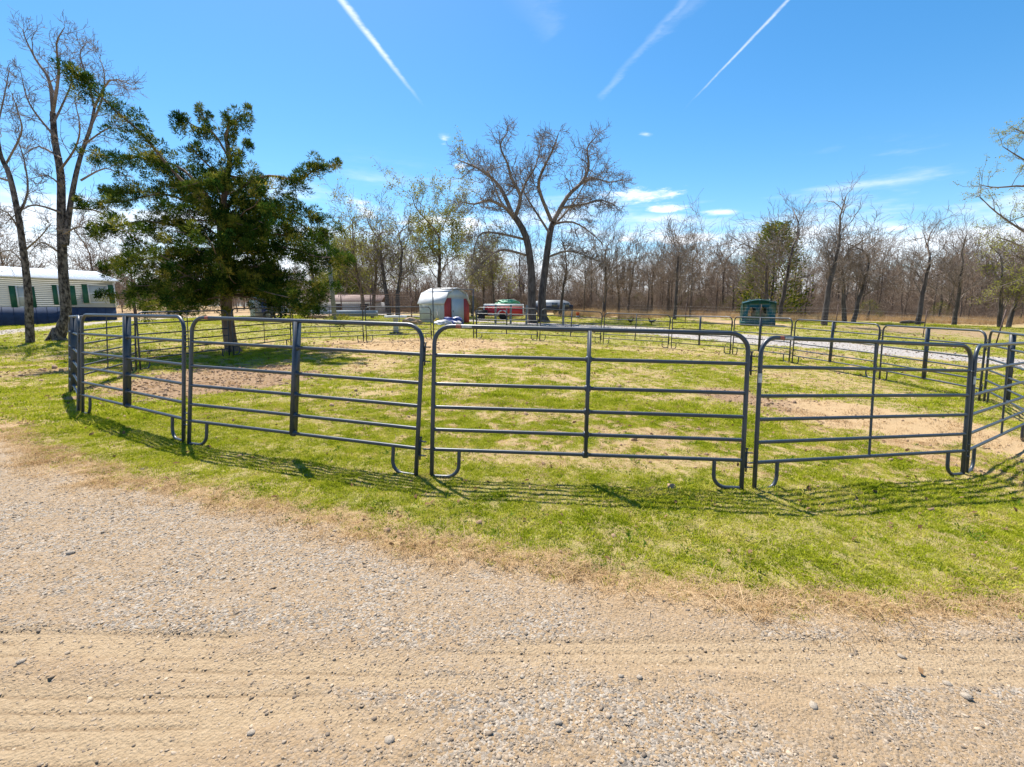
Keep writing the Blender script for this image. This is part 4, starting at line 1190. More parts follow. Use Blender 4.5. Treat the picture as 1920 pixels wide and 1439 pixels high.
# woodland trees: eight grown, then copied
WOOD = []
FORM = ('slim straight', 'bushy topped', 'wide crowned', 'forked', 'loose limbed', 'spreading', 'tall thin', 'twin stemmed', 'thick stemmed')
for q in range(9):
    T = bare_tree(200+q, 9.+.35*q, .11+.01*(q % 3), spread=(.46, .58, .68)[q % 3], fork=(.2, .35, .5)[q % 3], minr=.014, lev=2, lift=.25, nl=8, kids=(5, 5), twin=.5 if q % 4 == 3 else 0, wig=.24)
    WOOD.append(T.finish('woodland_tree', (0, 0, 0), 'x', 'tree', None, bark_far, twig_far))
rw = np.random.default_rng(77)
GRP = 'bare trees of the wood behind the pasture'
count = 0
spots = []
tries = 0
while count < 170 and tries < 6000:
    tries += 1
    px = rw.uniform(560, 2060); y = rw.uniform(42, 82)
    near = 38+8*math.sin(px*.013)
    if px < 1090 and y < 56: continue
    if y < near: continue
    b_ = onground(px, y)
    if any((b_[0]-s_[0])**2+(b_[1]-s_[1])**2 < 4.0 for s_ in spots): continue
    spots.append(b_); src = WOOD[int(rw.integers(0, 9))]
    sc = rw.uniform(.50, min(1.1, .72+.38*(y-42)/30))*(y/60)**.25*(.9 if px < 900 else 1.)
    mark = [m_ for lim, m_ in ((640, 'behind the utility pole'), (740, 'beyond the wire run'), (800, 'beside the white shed'), (880, 'behind the white shed'), (960, 'behind the red trailer'), (1060, 'behind the huge oak'), (1150, 'by the vase shaped tree'), (1240, 'beyond the two hens'), (1320, 'by the slender lone tree'), (1400, 'left of the hay feeder'), (1480, 'behind the hay feeder'), (1580, 'behind the crooked oak'), (1680, 'past the crooked oak'), (1750, 'behind the fallen log'), (1830, 'behind the feathery tree'), (9999, 'near the rusty corner post')) if px < lim][0]
    row = 'at the near edge of the wood' if y < 52 else ('in the middle of the wood' if y < 66 else 'deep in the wood')
    place(src, px, 0, y, rw.uniform(0, 6.28), sc, FORM[WOOD.index(src)]+' bare tree '+row+' '+mark, GRP)
    count += 1
for t_ in WOOD:
    if 'used' in t_.keys(): del t_['used']
for o in bpy.data.objects:
    if 'used' in o.keys(): del o['used']
# farther wood and undergrowth, read as one mass
FARW = []
for q in range(4):
    T = bare_tree(400+q, 9., .12, spread=.46, fork=.22, minr=.022, lev=2, lift=.22, nl=8, kids=(5, 4))
    for mb_ in (T.crown,): T.trunk.v += mb_.v; 
    cm = MB(); cm.v = T.trunk.v[:len(T.trunk.v)-len(T.crown.v)]; cm.q = T.trunk.q; cm.n = T.trunk.n
    n0 = cm.n; cm.v = cm.v+T.crown.v; cm.q = cm.q+[a_+n0 for a_ in T.crown.q]
    FARW.append(source(cm, 'far_tree', twig_far))
aw = np.radians(rw.uniform(-56, 56, 1700)); rw_ = rw.uniform(78, 230, 1700)
x = rw_*np.sin(aw); y = rw_*np.cos(aw); z = gz(x, y)
s = rw.uniform(.35, .92, 1700)
scatter('distant_wood', np.stack([x, y, z], -1), np.stack([0*x, 0*x, rw.uniform(0, 6.3, 1700)], -1), np.stack([s, s, s], -1), FARW)
bt = Tree(500, .006); PB = dict(wig=.3, up=.05, max=2, kids=(5, 4), ang=(.4, 1.1), ratio=(.5, .8), lift=.1, lmin=.2)
for q in range(9):
    a0 = q*.7; bt.grow(np.array([.12*math.cos(a0), .12*math.sin(a0), 0]), np.array([.6*math.cos(a0), .6*math.sin(a0), 1.]), rw.uniform(.8, 1.6), .014, 0, PB)
BR = [source(bt.crown, 'brush', twig_far)]
px_ = rw.uniform(560, 1980, 1900); y = rw.uniform(44, 85, 1900); y = np.where(px_ < 1110, 57+(y-44)*.7, y)
x = np.array([W(a_, 600, b_)[0] for a_, b_ in zip(px_, y)]); z = gz(x, y); s = rw.uniform(.5, 1.7, 1900)*np.clip((y-38)/16, .45, 1)
scatter('undergrowth', np.stack([x, y, z], -1), np.stack([0*x, 0*x, rw.uniform(0, 6.3, 1900)], -1), np.stack([s, s, s], -1), BR)
px_ = rw.uniform(1040, 2000, 5200); y = rw.uniform(38, 66, 5200); keep = (y > 41+3*np.sin(px_*.02)-(px_-1040)*.0035)
px_, y = px_[keep], y[keep]
x = np.array([W(a_, 600, b_)[0] for a_, b_ in zip(px_, y)]); z = gz(x, y); s = rw.uniform(.5, 1.3, len(x))
scatter('tall_dry_grass', np.stack([x, y, z], -1), np.stack([0*x, 0*x, rw.uniform(0, 6.3, len(x))], -1), np.stack([s, s, s], -1), T_TALL)

# ------------------------------------------------------------------ mobile home
siding = mat('cream_siding', (.46, .47, .45), .7, var=.04, scale=2)
white_p = mat('white_paint', (.66, .67, .67), .5, var=.06, scale=3)
shutter_m = mat('green_shutter', (.012, .10, .055), .5, var=.15, scale=5)
skirt_m = mat('blue_skirting', (.03, .055, .12), .7, var=.25, scale=3)
roof_m = mat('white_metal_roof', (.62, .64, .66), .35, .2, var=.06, scale=1.5)
glass_m = mat('window_glass', (.10, .12, .14), .08, 0., spec=.8)
blind_m = mat('window_blind', (.45, .47, .47), .6)
A0 = W(222, 600, 38.5); B0 = W(0, 612, 32.8)
hd = B0-A0; hd[2] = 0; hd /= np.linalg.norm(hd)      # along the wall, towards the camera side
hz0 = (A0[2]+B0[2])/2
hr = empty('mobile_home', (A0[0], A0[1], hz0), math.atan2(hd[1], hd[0]), 'long cream mobile home with green shutters, white metal roof and dark blue skirting', 'house')
# local x along the wall; outward normal (towards the pen) = +y or -y
nl_ = np.array([-hd[1], hd[0]]); sgn = 1. if nl_@(-A0[:2]) > 0 else -1.   # +1: local +y faces the camera
HL, DP = 20., 8.2
zs, ze = CZ+W(222, 576.5, 38.5)[2]-CZ-hz0, W(222, 527.5, 38.5)[2]-hz0


def hbox(mb, x0, x1, y0, y1, z0, z1): mb.box(((x0+x1)/2, (y0+y1)/2*1., (z0+z1)/2), (abs(x1-x0), abs(y1-y0), abs(z1-z0)))


S = sgn
w = MB(); hbox(w, 0, HL, -S*.05, -S*DP, zs, ze); w.build('wall', siding, hr)
nb = 15; pr = (ze-zs)/nb
for q in range(nb):
    w = MB(); z0 = zs+q*pr; 
    v = [(0.0, -S*.026, z0), (HL, -S*.026, z0), (HL, -S*.036, z0+pr-.01), (0, -S*.036, z0+pr-.01), (0, -S*.049, z0), (HL, -S*.049, z0), (HL, -S*.049, z0+pr-.01), (0, -S*.049, z0+pr-.01)]
    w.add(v, [(0, 1, 2, 3), (4, 7, 6, 5), (0, 4, 5, 1), (3, 2, 6, 7), (0, 3, 7, 4), (1, 5, 6, 2)]); w.build('siding_board', siding, hr)
w = MB(); hbox(w, .03, HL, -S*.08, -S*(DP-.05), -.25, zs-.003); w.build('skirting', skirt_m, hr)
w = MB()
for q in range(34): hbox(w, .1+q*.58, .13+q*.58, -S*.06, -S*.078, -.2, zs-.02)
w.build('skirting_rib', skirt_m, hr)
rg_h = .85; ov = .3
w = MB(); w.prism([(ov*S, ze-.03), (-S*DP/2, ze+rg_h), (-S*(DP+ov), ze-.03), (-S*(DP+ov), ze+.05), (-S*DP/2, ze+rg_h+.08), (ov*S, ze+.05)][::(1 if S > 0 else -1)], -.3, HL+.3, axis='x'); w.build('roof', roof_m, hr)
w = MB()
for q in range(50):
    x_ = -.25+q*.41
    w.tube([(x_, ov*S, ze+.055), (x_, -S*DP/2, ze+rg_h+.09)], .014, 4)
w.build('roof_seam', roof_m, hr)
w = MB(); w.add([(0, -S*.06, ze), (0, -S*DP+S*.06, ze), (0, -S*DP/2, ze+rg_h-.05), (.06, -S*.06, ze), (.06, -S*DP+S*.06, ze), (.06, -S*DP/2, ze+rg_h-.05)], [(0, 1, 4, 3)], [(0, 2, 1), (3, 4, 5)]); w.build('gable', siding, hr)
w = MB(); hbox(w, -.02, .10, S*.03, -S*.1, zs, ze); w.build('corner_trim', white_p, hr)


def along(px):     # distance along the wall where the sight line of a pixel column meets it
    d = ray(px, 560); a_ = np.array([[d[0], -hd[0]], [d[1], -hd[1]]]); t_ = np.linalg.solve(a_, A0[:2]); return t_[1]


def whs(x_, py):   # height on wall at photo row
    P_ = A0[:2]+hd[:2]*x_; d = None
    y_ = P_[1]; px_ = 960+F_PX*(P_[0]/ (P_@np.array([0, 1.])*cF[1])); return W(px_, py, y_)[2]-hz0


for (s0, s1, g0, g1, s2, s3, top, bot) in ((156, 166, 167, 207, 205, 215, 534, 569), (100, 109, 110, 131, 131, 143, 535, 572), (19, 31, 31, 53, 55, 67, 537, 577)):
    X = [along(v_) for v_ in (s3, s2, g1, g0, s1, s0)]
    xm = (X[0]+X[-1])/2; zt = whs(xm, top); zb = whs(xm, bot)
    for xa, xb in ((X[0], X[1]), (X[4], X[5])):
        if xb-xa < .15: continue
        w = MB(); hbox(w, xa, xb, S*.004, S*.03, zb, zt)
        k_ = 14
        for q in range(k_):
            zc = zb+.05+(zt-zb-.1)*(q+.5)/k_; hbox(w, xa+.04, xb-.04, S*.03, S*.042, zc-.018, zc+.014)
        w.build('shutter', shutter_m, hr)
    gx0, gx1 = X[1]+.02, X[4]-.02
    fr = MB()
    for a_ in ((gx0, gx0+.07, zb, zt), (gx1-.07, gx1, zb, zt)): hbox(fr, a_[0], a_[1], S*.004, S*.035, a_[2], a_[3])
    for a_ in ((zb, zb+.07), (zt-.07, zt)): hbox(fr, gx0+.07, gx1-.07, S*.004, S*.033, *a_)
    wide_ = gx1-gx0 > 1.6
    if wide_: hbox(fr, (gx0+gx1)/2-.06, (gx0+gx1)/2+.06, S*.004, S*.031, zb+.07, zt-.07)
    else: hbox(fr, gx0+.07, gx1-.07, S*.004, S*.029, (zb+zt)/2-.03, (zb+zt)/2+.03)
    fo_ = fr.build('window', white_p, hr)
    w = MB(); hbox(w, gx0+.07, gx1-.07, S*.002, S*.010, zb+.07, zt-.07); w.build('pane', glass_m if wide_ else blind_m, fo_)
w = MB(); hbox(w, -.30, HL, S*(ov+.0), S*(ov+.07), ze-.06, ze+.03); w.build('gutter', white_p, hr)

# ------------------------------------------------------------------ white and red barn shed
red_m = mat('barn_red', (.40, .05, .045), .7, var=.2, scale=5)
pale_m = mat('pale_blue_white_metal', (.45, .50, .52), .5, var=.06, scale=3)
sroof = mat('chalky_white_roof', (.58, .59, .60), .55, col2=(.44, .45, .46), scale=1.2)
sc0 = W(834, 607, 33.2); k_ = 33.2/F_PX
LS, WS = 2.55, 2.6
sr = empty('garden_shed', (sc0[0], sc0[1], float(gz(sc0[0], sc0[1]))), R_(54), 'small gambrel roofed metal shed, white with red front panels and a white door', 'shed')
hE, hK, hP = 37*k_, 56*k_, 65*k_      # eave, knee, peak
# local: front wall along +x from the near corner, side wall along +y
body = [(0, 0), (WS, 0), (WS, hE), (WS*.845, hK), (WS/2, hP), (WS*.155, hK), (0, hE)]
w = MB(); w.prism(body, .03, LS-.02); w.build('wall', pale_m, sr)
dx0, dx1, dh = WS*.27, WS*.76, 47*k_
for xa, xb in ((.0, dx0-.02), (dx1+.02, WS)):
    pr_ = [(xa, 0), (xb, 0), (xb, dh), (max(xa, WS*.115) if xa == 0 else WS*.885, dh), (xa if xa == 0 else WS, hE-.02)]
    if xa > 0: pr_ = [(xa, 0), (WS, 0), (WS, hE-.02), (WS*.885, dh), (xa, dh)]
    w = MB(); w.prism(pr_, -.008, .028); w.build('front_panel', red_m, sr)
w = MB(); w.prism([(WS*.115, dh+.02), (WS*.885, dh+.02), (WS*.845, hK-.02), (WS/2, hP-.03), (WS*.155, hK-.02)], -.006, .028); w.build('gable', pale_m, sr)
dr = MB(); hbox(dr, dx0, dx1, -.012, -.03, .06, dh); dr = dr.build('door', pale_m, sr)
w = MB(); hbox(w, dx0+.10, dx0+.13, -.03, -.07, dh*.45, dh*.52); w.build('handle', black_steel, dr)
w = MB(); hbox(w, dx0-.1, dx1+.1, -.012, -.04, dh+.002, dh+.05); w.build('door_track', sroof, sr)
rf = [(-.10, hE-.05), (WS*.135, hK+.02), (WS/2, hP+.045), (WS*.865, hK+.02), (WS+.10, hE-.05), (WS+.12, hE+.0), (WS*.88, hK+.07), (WS/2, hP+.10), (WS*.12, hK+.07), (-.12, hE)]
for a_, b_, c_, d_ in ((0, 1, 8, 9), (1, 2, 7, 8), (2, 3, 6, 7), (3, 4, 5, 6)):
    w = MB(); w.prism([rf[a_], rf[b_], rf[c_], rf[d_]], -.07, LS+.07); w.build('roof_panel', sroof, sr)
w = MB()
for q in range(1, 4):
    t_ = q/4; hbox(w, -.004, -.012, .06, LS-.05, hE*t_-.006, hE*t_+.006)
for q in range(9): hbox(w, -.004, -.016, .05+q*(LS-.12)/8, .07+q*(LS-.12)/8, .05, hE-.08)
w.build('wall_rib', pale_m, sr)

# ------------------------------------------------------------------ hay feeder hut
hut_m = mat('green_plastic', (.006, .052, .052), .3, col2=(.012, .085, .08), scale=2, spec=.6)
hay_m = mat('hay', (.50, .40, .22), .95, col2=(.66, .56, .38), scale=9, bump=.8, bscale=30)
hy = 32.; h0_ = W(1418, 611, hy); kk_ = hy/F_PX
hut = empty('hay_feeder', (h0_[0], h0_[1], float(gz(h0_[0], h0_[1]))), R_(-22), 'teal green plastic round bale hay feeder with arched feeding holes, on tan soil', 'hay feeder')


def arch_wall(W_, H_, yy, th, holes, mat_, par, nm, z0=.0, dome=.10, n=40):
    """a moulded wall: outline with a domed top, arched holes cut through, given thickness"""
    import mathutils.geometry as mg
    outer = [Vector((-W_/2, z0, 0)), Vector((W_/2, z0, 0)), Vector((W_/2, H_*(1-dome), 0))]
    for q in range(1, 12):
        t_ = q/12; outer.append(Vector((W_/2-W_*t_, H_*(1-dome)+H_*dome*math.sin(math.pi*t_), 0)))
    outer.append(Vector((-W_/2, H_*(1-dome), 0)))
    loops = [outer]
    for cx_, wd_, hb_, ht_ in holes:
        lp = [Vector((cx_-wd_/2, hb_, 0)), Vector((cx_-wd_/2, ht_-wd_/2, 0))]
        for q in range(1, 8):
            a_ = math.pi-math.pi*q/8; lp.append(Vector((cx_+wd_/2*math.cos(a_), ht_-wd_/2+wd_/2*math.sin(a_), 0)))
        lp += [Vector((cx_+wd_/2, ht_-wd_/2, 0)), Vector((cx_+wd_/2, hb_, 0))]
        loops.append(lp)
    tri = mg.tessellate_polygon(loops); flat = [p for lp in loops for p in lp]; N_ = len(flat)
    v = [(p.x, yy, p.y) for p in flat]+[(p.x, yy+th, p.y) for p in flat]
    q_ = []; o_ = 0
    for lp in loops:
        k2 = len(lp); q_ += [(o_+i2, o_+(i2+1) % k2, N_+o_+(i2+1) % k2, N_+o_+i2) for i2 in range(k2)]; o_ += k2
    mb = MB(); mb.add(v, q_, [tuple(t_) for t_ in tri]+[tuple(N_+i2 for i2 in t_)[::-1] for t_ in tri])
    return mb


HW, HH = 64*kk_*.84, 48*kk_
hw2 = HW/2
front_holes = [(-HW*.21, HW*.22, HH*.36, HH*.70), (HW*.12, HW*.20, HH*.36, HH*.72)]
mb = arch_wall(HW, HH*.93, -hw2, .03, front_holes, hut_m, hut, 'wall'); mb.build('wall', hut_m, hut)
mb = arch_wall(HW, HH*.93, hw2-.03, .03, front_holes, hut_m, hut, 'wall'); mb.build('wall', hut_m, hut)
for sx in (-1, 1):
    mb = arch_wall(HW-.07, HH*.93, 0, .03, [(0, HW*.3, HH*.34, HH*.70)], hut_m, hut, 'wall')
    vv = mb.v[0]; mb.v[0] = np.stack([sx*hw2-sx*.0+(vv[:, 1] if sx < 0 else -vv[:, 1]), vv[:, 0], vv[:, 2]], -1)
    mb.build('wall', hut_m, hut)
w = MB(); ng = 12; v = []
for a_ in range(ng+1):
    for b2 in range(ng+1):
        u1 = a_/ng*2-1; u2 = b2/ng*2-1
        v.append((u1*(hw2+.03), u2*(hw2+.03), HH*(.845+.155*math.cos(u1*math.pi/2)*.75*(1)+.155*.25*math.cos(u2*math.pi/2))))
w.add(v+[(p_[0], p_[1], p_[2]-.05) for p_ in v], [(a_*(ng+1)+b2, (a_+1)*(ng+1)+b2, (a_+1)*(ng+1)+b2+1, a_*(ng+1)+b2+1) for a_ in range(ng) for b2 in range(ng)]
      + [((ng+1)**2+a_*(ng+1)+b2, (ng+1)**2+a_*(ng+1)+b2+1, (ng+1)**2+(a_+1)*(ng+1)+b2+1, (ng+1)**2+(a_+1)*(ng+1)+b2) for a_ in range(ng) for b2 in range(ng)])
w.build('roof', hut_m, hut, True)
for q in (-.45, .0, .45):
    w = MB(); w.tube([(q*hw2*1.3, -hw2-.045, HH*.5), (q*hw2*1.3, -hw2-.04, HH*.80)]+[(q*hw2*1.3, t_*hw2, HH*(.875+.115*math.cos(q*.6)))for t_ in np.linspace(-1, 1, 6)], .022, 6); w.build('rib', hut_m, hut, True)
w = MB(); w.tube([(-.18, 0, HH*.97), (-.18, 0, HH*1.04), (-.10, 0, HH*1.07), (-.02, 0, HH*1.04), (-.02, 0, HH*.97)], .015, 6); w.build('lifting_strap', mat('tan_strap', (.45, .38, .24), .8), hut, True)
w = MB(); w.box((0, 0, HH*.09), (HW+.06, HW+.06, HH*.18)); w.build('base_skirt', hut_m, hut)
hb_ = stone_mb(5, .75); hb_.v = [v_*np.array([.62, .7, .8])+np.array([.1, 0, HH*.33]) for v_ in hb_.v]
o = hb_.build('hay_bale', hay_m, None, True); o.location = hut.location; tag(o, 'pale heap of hay inside the teal feeder', 'hay bale')

# ------------------------------------------------------------------ pieces around the yard
def gbase(px, y):
    return onground(px, y)


# round white table
b_ = gbase(742, 25.5); k_ = 25.5/F_PX
tb = empty('pedestal_table', b_, 0, 'round white scalloped plastic table on a square pedestal behind the pen', 'table')
hT = 33*k_
w = MB(); th = np.linspace(0, 2*math.pi, 49)[:-1]; rs = 20*k_*(1+.035*np.cos(th*12))
v = [(r_*math.cos(t_), r_*math.sin(t_), z_) for z_ in (hT-.13, hT) for r_, t_ in zip(rs, th)]
w.add(v, [(q, (q+1) % 48, 48+(q+1) % 48, 48+q) for q in range(48)], polys=[list(range(48))[::-1], list(range(48, 96))]); w.build('table_top', white_p, tb)
w = MB(); w.prism([(-.13, 0), (.13, 0), (.11, hT-.14), (-.11, hT-.14)], -.12, .12); w.build('pedestal', pale_m, tb)
w = MB(); w.box((0, 0, .03), (.62, .4, .06)); w.build('foot', black_steel, tb)

# long metal trough and clutter
trough_m = mat('galvanised_metal', (.20, .24, .27), .5, .2, var=.15, scale=2)
A1 = W(578, 603, 31.5); B1_ = W(705, 603, 31.5); Lt = float(np.hypot(*(B1_-A1)[:2]))
tg = empty('feed_trough', (A1[0], A1[1], float(gz(A1[0], A1[1]))), math.atan2(B1_[1]-A1[1], B1_[0]-A1[0]), 'long low galvanised trough lying on the grass behind the pen', 'trough')
w = MB(); w.prism([(0, .12), (.06, .5), (.02, .5), (-.03, .12)], 0, Lt, axis='x')
w.prism([(.55, .12), (.49, .5), (.53, .5), (.58, .12)], 0, Lt, axis='x'); w.box((Lt/2, .275, .11), (Lt, .56, .03)); w.box((.02, .275, .3), (.03, .5, .36)); w.box((Lt-.02, .275, .3), (.03, .5, .36)); w.build('trough_body', trough_m, tg)
w = MB()
for x_ in (.3, Lt/2, Lt-.3): w.box((x_, .275, .05), (.08, .5, .12))
w.build('skid', mat('weathered_timber', (.20, .16, .12), .9, var=.25, scale=4), tg)
timber = bpy.data.materials['weathered_timber']

# utility pole
b_ = gbase(628, 30.); tp = W(612, 440, 30.)
up = empty('utility_pole', b_, 0, 'leaning grey wooden pole between the cedar and the wire run', 'pole')
w = MB(); w.tube(np.array([[0, 0, -.2], (tp-b_)*.5, tp-b_]), (.15, .13, .11), 12, cap=True); w.build('shaft', mat('grey_pole_wood', (.19, .20, .20), .85, var=.2, scale=5, stretch=(1, 1, .2)), up, True)
w = MB(); w.box(tuple((tp-b_)*.97), (.9, .1, .1)); w.build('crossarm', timber, up)

# wire run with pipe posts
rust = mat('rusty_pipe', (.11, .06, .045), .8, var=.3, scale=6)
mesh_m = mat('rusty_wire', (.22, .15, .13), .8)
pts_ = [W(p_, 594, 37.) for p_ in (570, 597, 641, 696, 737, 772)]
fr_ = empty('wire_run', (pts_[0][0], 37., float(gz(pts_[0][0], 37.))), 0, 'tall rusty wire mesh run on brown pipe posts left of the white shed', 'fence')
H_r = 41*37/F_PX
o0 = np.array(fr_.location)
for p_ in pts_:
    w = MB(); x_ = p_[0]-o0[0]; zg = float(gz(p_[0], 37.))-o0[2]
    w.tube([(x_, 0, zg-.2), (x_, 0, zg+H_r)], .045, 8, cap=True); w.build('post', rust, fr_, True)
x1_ = pts_[-1][0]-o0[0]
w = MB(); w.tube([(0, 0, H_r-.02), (x1_, 0, H_r-.02)], .03, 6); w.build('top_rail', rust, fr_)
w = MB()
for zq in np.arange(.15, H_r, .14): w.tube([(0, 0, zq), (x1_, 0, zq)], .0045, 3)
for xq in np.arange(.1, x1_, .15): w.tube([(xq, 0, .05), (xq, 0, H_r)], .004, 3)
wm = w.build('wire_mesh', mesh_m, fr_); wm['kind'] = 'stuff'
# long low outbuilding behind it
A1 = W(555, 580, 52.); Lb = 9.0
ob_ = empty('outbuilding', (A1[0], 52., float(gz(A1[0], 52.))), R_(4), 'long low outbuilding with a rust streaked pinkish metal roof behind the wire run', 'building')
zr = W(600, 553, 52.)[2]-ob_.location[2]; zl = W(600, 566, 52.)[2]-ob_.location[2]
w = MB(); w.box((Lb/2, 2, zl/2-.1), (Lb, 4, zl+.2)); w.build('wall', mat('grey_block_wall', (.33, .34, .36), .8, var=.15, scale=2), ob_)
w = MB(); w.prism([(-.3, zl), (2, zr), (4.3, zl), (4.3, zl+.06), (2, zr+.07), (-.3, zl+.06)], -.3, Lb+.3, axis='x'); w.build('roof', mat('rusty_pink_roof', (.27, .19, .165), .8, col2=(.15, .09, .075), scale=.8), ob_)
w = MB()
for q in range(3): w.box((1.6+q*2.9, -.03, zl*.55), (.9, .05, .7))
w.build('opening', black_steel, ob_)

# little pump house and junk trailer behind the cedar
b_ = gbase(470, 29.5)
ph = empty('pump_house', b_, R_(20), 'tiny pale pump house with a peaked white roof behind the cedar', 'shed')
kq = 29.5/F_PX
w = MB(); w.prism([(0, 0), (1.05, 0), (1.05, 42*kq), (.52, 52*kq), (0, 42*kq)], 0, 1.1); w.build('wall', pale_m, ph)
w = MB(); w.prism([(-.1, 40*kq), (.52, 53*kq), (1.15, 40*kq), (1.15, 42*kq), (.52, 55.5*kq), (-.1, 42*kq)], -.12, 1.22); w.build('roof', roof_m, ph)
w = MB(); w.box((.53, -.015, .62), (.5, .03, 1.15)); w.build('door', mat('faded_tan_door', (.40, .33, .27), .7, var=.1), ph)
b_ = gbase(522, 29.)
jt = empty('flat_trailer', b_, R_(6), 'low flat utility trailer behind the cedar', 'trailer')
w = MB(); w.box((0, 0, .45), (2.3, 1.3, .08)); w.box((1.5, 0, .42), (.9, .07, .07)); w.build('bed', black_steel, jt)
tyre_m = mat('tyre_rubber', (.02, .02, .022), .85)
for sx, sy in ((-.3, -.74), (-.3, .74)):
    w = MB(); t_ = np.linspace(0, 2*math.pi, 25); w.tube([(sx+.22*math.cos(a_), sy, .30+.22*math.sin(a_)) for a_ in t_], .08, 8, up=(0, 1, 0)); w.build('wheel', tyre_m, jt, True)
w = MB(); w.box((-.85, -.63, .62), (.05, .05, .3)); w.box((.9, -.63, .62), (.05, .05, .3)); w.box((0, -.63, .77), (1.9, .04, .04)); w.build('side_rail', trough_m, jt)
blue_t = mat('blue_tarp', (.02, .045, .20), .5, var=.25, scale=7, bump=.5, bscale=6)
for q, (dx, sz, mt, lb, nm_, ct) in enumerate(((-.75, (.5, .45, .62), blue_t, 'dark blue drum standing on the flat trailer', 'storage_drum', 'drum'), (-.1, (.55, .5, .42), timber, 'brown box on the flat trailer beside the blue drum', 'storage_box', 'box'), (.6, (.6, .5, .34), white_p, 'white box at the open end of the flat trailer', 'storage_box', 'box'))):
    w = MB()
    if nm_ == 'storage_drum': w.tube([(0, 0, 0), (0, 0, .02), (0, 0, .3), (0, 0, .6), (0, 0, .62)], (.22, .24, .25, .24, .22), 16, cap=True)
    else:
        w.box((0, 0, sz[2]/2), sz); w.box((0, 0, sz[2]+.012), (sz[0]+.05, sz[1]+.05, .025))
    o = w.build(nm_, mt); o.location = (b_[0]+dx, b_[1]+.05, b_[2]+.49); tag(o, lb, ct)


def lump(name, px, y, size, mt, label, cat, seed, dz=0., sub=3):
    bm = bmesh.new(); bmesh.ops.create_icosphere(bm, subdivisions=sub, radius=1); off_ = Vector((seed*3.1,)*3)
    for v_ in bm.verts:
        v_.co *= 1+.5*mnoise(v_.co*1.3+off_)+.22*mnoise(v_.co*3.5+off_)
        if v_.co.z < -.15: v_.co.z = -.15
        v_.co = Vector((v_.co.x*size[0], v_.co.y*size[1], (v_.co.z+.15)*size[2]))
    me = bpy.data.meshes.new(name); bm.to_mesh(me); bm.free(); me.materials.append(mt)
    o = put(name, me); q_ = gbase(px, y); o.location = (q_[0], q_[1], q_[2]+dz); return tag(o, label, cat)


lump('tarp_heap', 849, 32.2, (.62, .4, .42), blue_t, 'crumpled dark blue tarp heaped before the shed door', 'tarp', 3)
lump('bag_heap', 829, 31.6, (.55, .35, .26), mat('white_plastic_bags', (.60, .61, .64), .5, col2=(.25, .26, .30), scale=4), 'pile of white and grey plastic bags by the shed corner', 'bags', 4)
lump('feed_bag', 857, 31.9, (.3, .22, .22), mat('grey_sack', (.40, .38, .38), .8, var=.2), 'grey sack at the end of the blue tarp', 'sack', 5)
lump('debris_pile', 772, 31.5, (.7, .4, .32), mat('brown_debris', (.22, .13, .08), .95, col2=(.40, .30, .2), scale=5), 'low heap of brown brush against the shed wall', 'debris', 6)
lump('debris_pile', 600, 30.5, (1.0, .35, .22), bpy.data.materials['brown_debris'], 'scattered brown brush in front of the metal trough', 'debris', 8)
b_ = gbase(820, 32.4); yb_ = empty('push_mower', b_, .5, 'yellow push mower with grey handle leaning at the shed side wall', 'mower')
w = MB(); w.box((0, 0, .2), (.45, .4, .16)); w.tube([(0, 0, .28), (0, 0, .4)], .11, 12, cap=True); w.build('deck', mat('yellow_paint', (.55, .40, .02), .5), yb_)
w = MB(); w.tube([(-.15, .15, .25), (-.15, .5, .95), (.15, .5, .95), (.15, .15, .25)], .018, 6); w.build('handle', black_steel, yb_)
for sx in (-.2, .2):
    for sy in (-.18, .18): w = MB(); w.tube([(sx-.02, sy, .1), (sx+.02, sy, .1)], .1, 12, cap=True); w.build('wheel', tyre_m, yb_)

# red trailer with white cover
y0 = 44.; k_ = y0/F_PX; b_ = gbase(946, y0); 
rt_ = empty('stock_trailer', b_, R_(-4), 'red enclosed trailer with a white top parked behind the far panels', 'trailer')
red_p = mat('trailer_red', (.50, .016, .028), .35, var=.12, scale=2)
Lr = 73*k_; Hb, Hr_ = 24*k_, 29.5*k_
w = MB(); w.box((0, 0, (.36+Hb)/2), (Lr-.15, 1.9, Hb-.36)); w.build('body', red_p, rt_)
w = MB(); w.prism([(-1.0, Hb), (1.0, Hb), (.85, Hr_-.05), (-.85, Hr_-.05)], -Lr/2, Lr/2-.1, axis='x'); w.build('top', white_p, rt_)
w = MB()
for sx in (-Lr/2+.04, Lr/2-.04): w.box((sx, -.96, (.42+Hb)/2+.01), (.10, .04, Hb-.42))
w.box((0, -.955, .47), (Lr-.1, .03, .10)); w.build('trim', white_p, rt_)
for sy in (-.98, .98):
    wh = MB(); wh.tube([(-.1-.0, sy-.08, .30), (-.1, sy+.08, .30)], .30, 20, cap=True)
    vv = wh.build('wheel', tyre_m, rt_); w = MB(); w.tube([(-.1, sy-.1*np.sign(sy)*-1, .30), (-.1, sy+.1*np.sign(sy), .30)], .19, 14, cap=True); w.build('rim', trough_m, vv)
    w = MB(); w.tube([(-.1+.45*math.cos(a_), sy, .40+.45*math.sin(a_)) for a_ in np.linspace(0, math.pi, 11)], .07, 6); w.build('fender', white_p, rt_, True)
w = MB(); w.tube([(-Lr/2, 0, .45), (-Lr/2-.9, 0, .42)], .05, 6, cap=True); w.build('drawbar', black_steel, rt_)
y0 = 42.; b_ = gbase(903, y0); ut = empty('utility_trailer', b_, 0, 'small dark box trailer parked at the nose of the red trailer', 'trailer')
w = MB(); w.box((0, 0, .66), (1.05, 1.1, .42)); w.box((0, 0, .89), (1.12, 1.2, .05)); w.build('box', black_steel, ut)
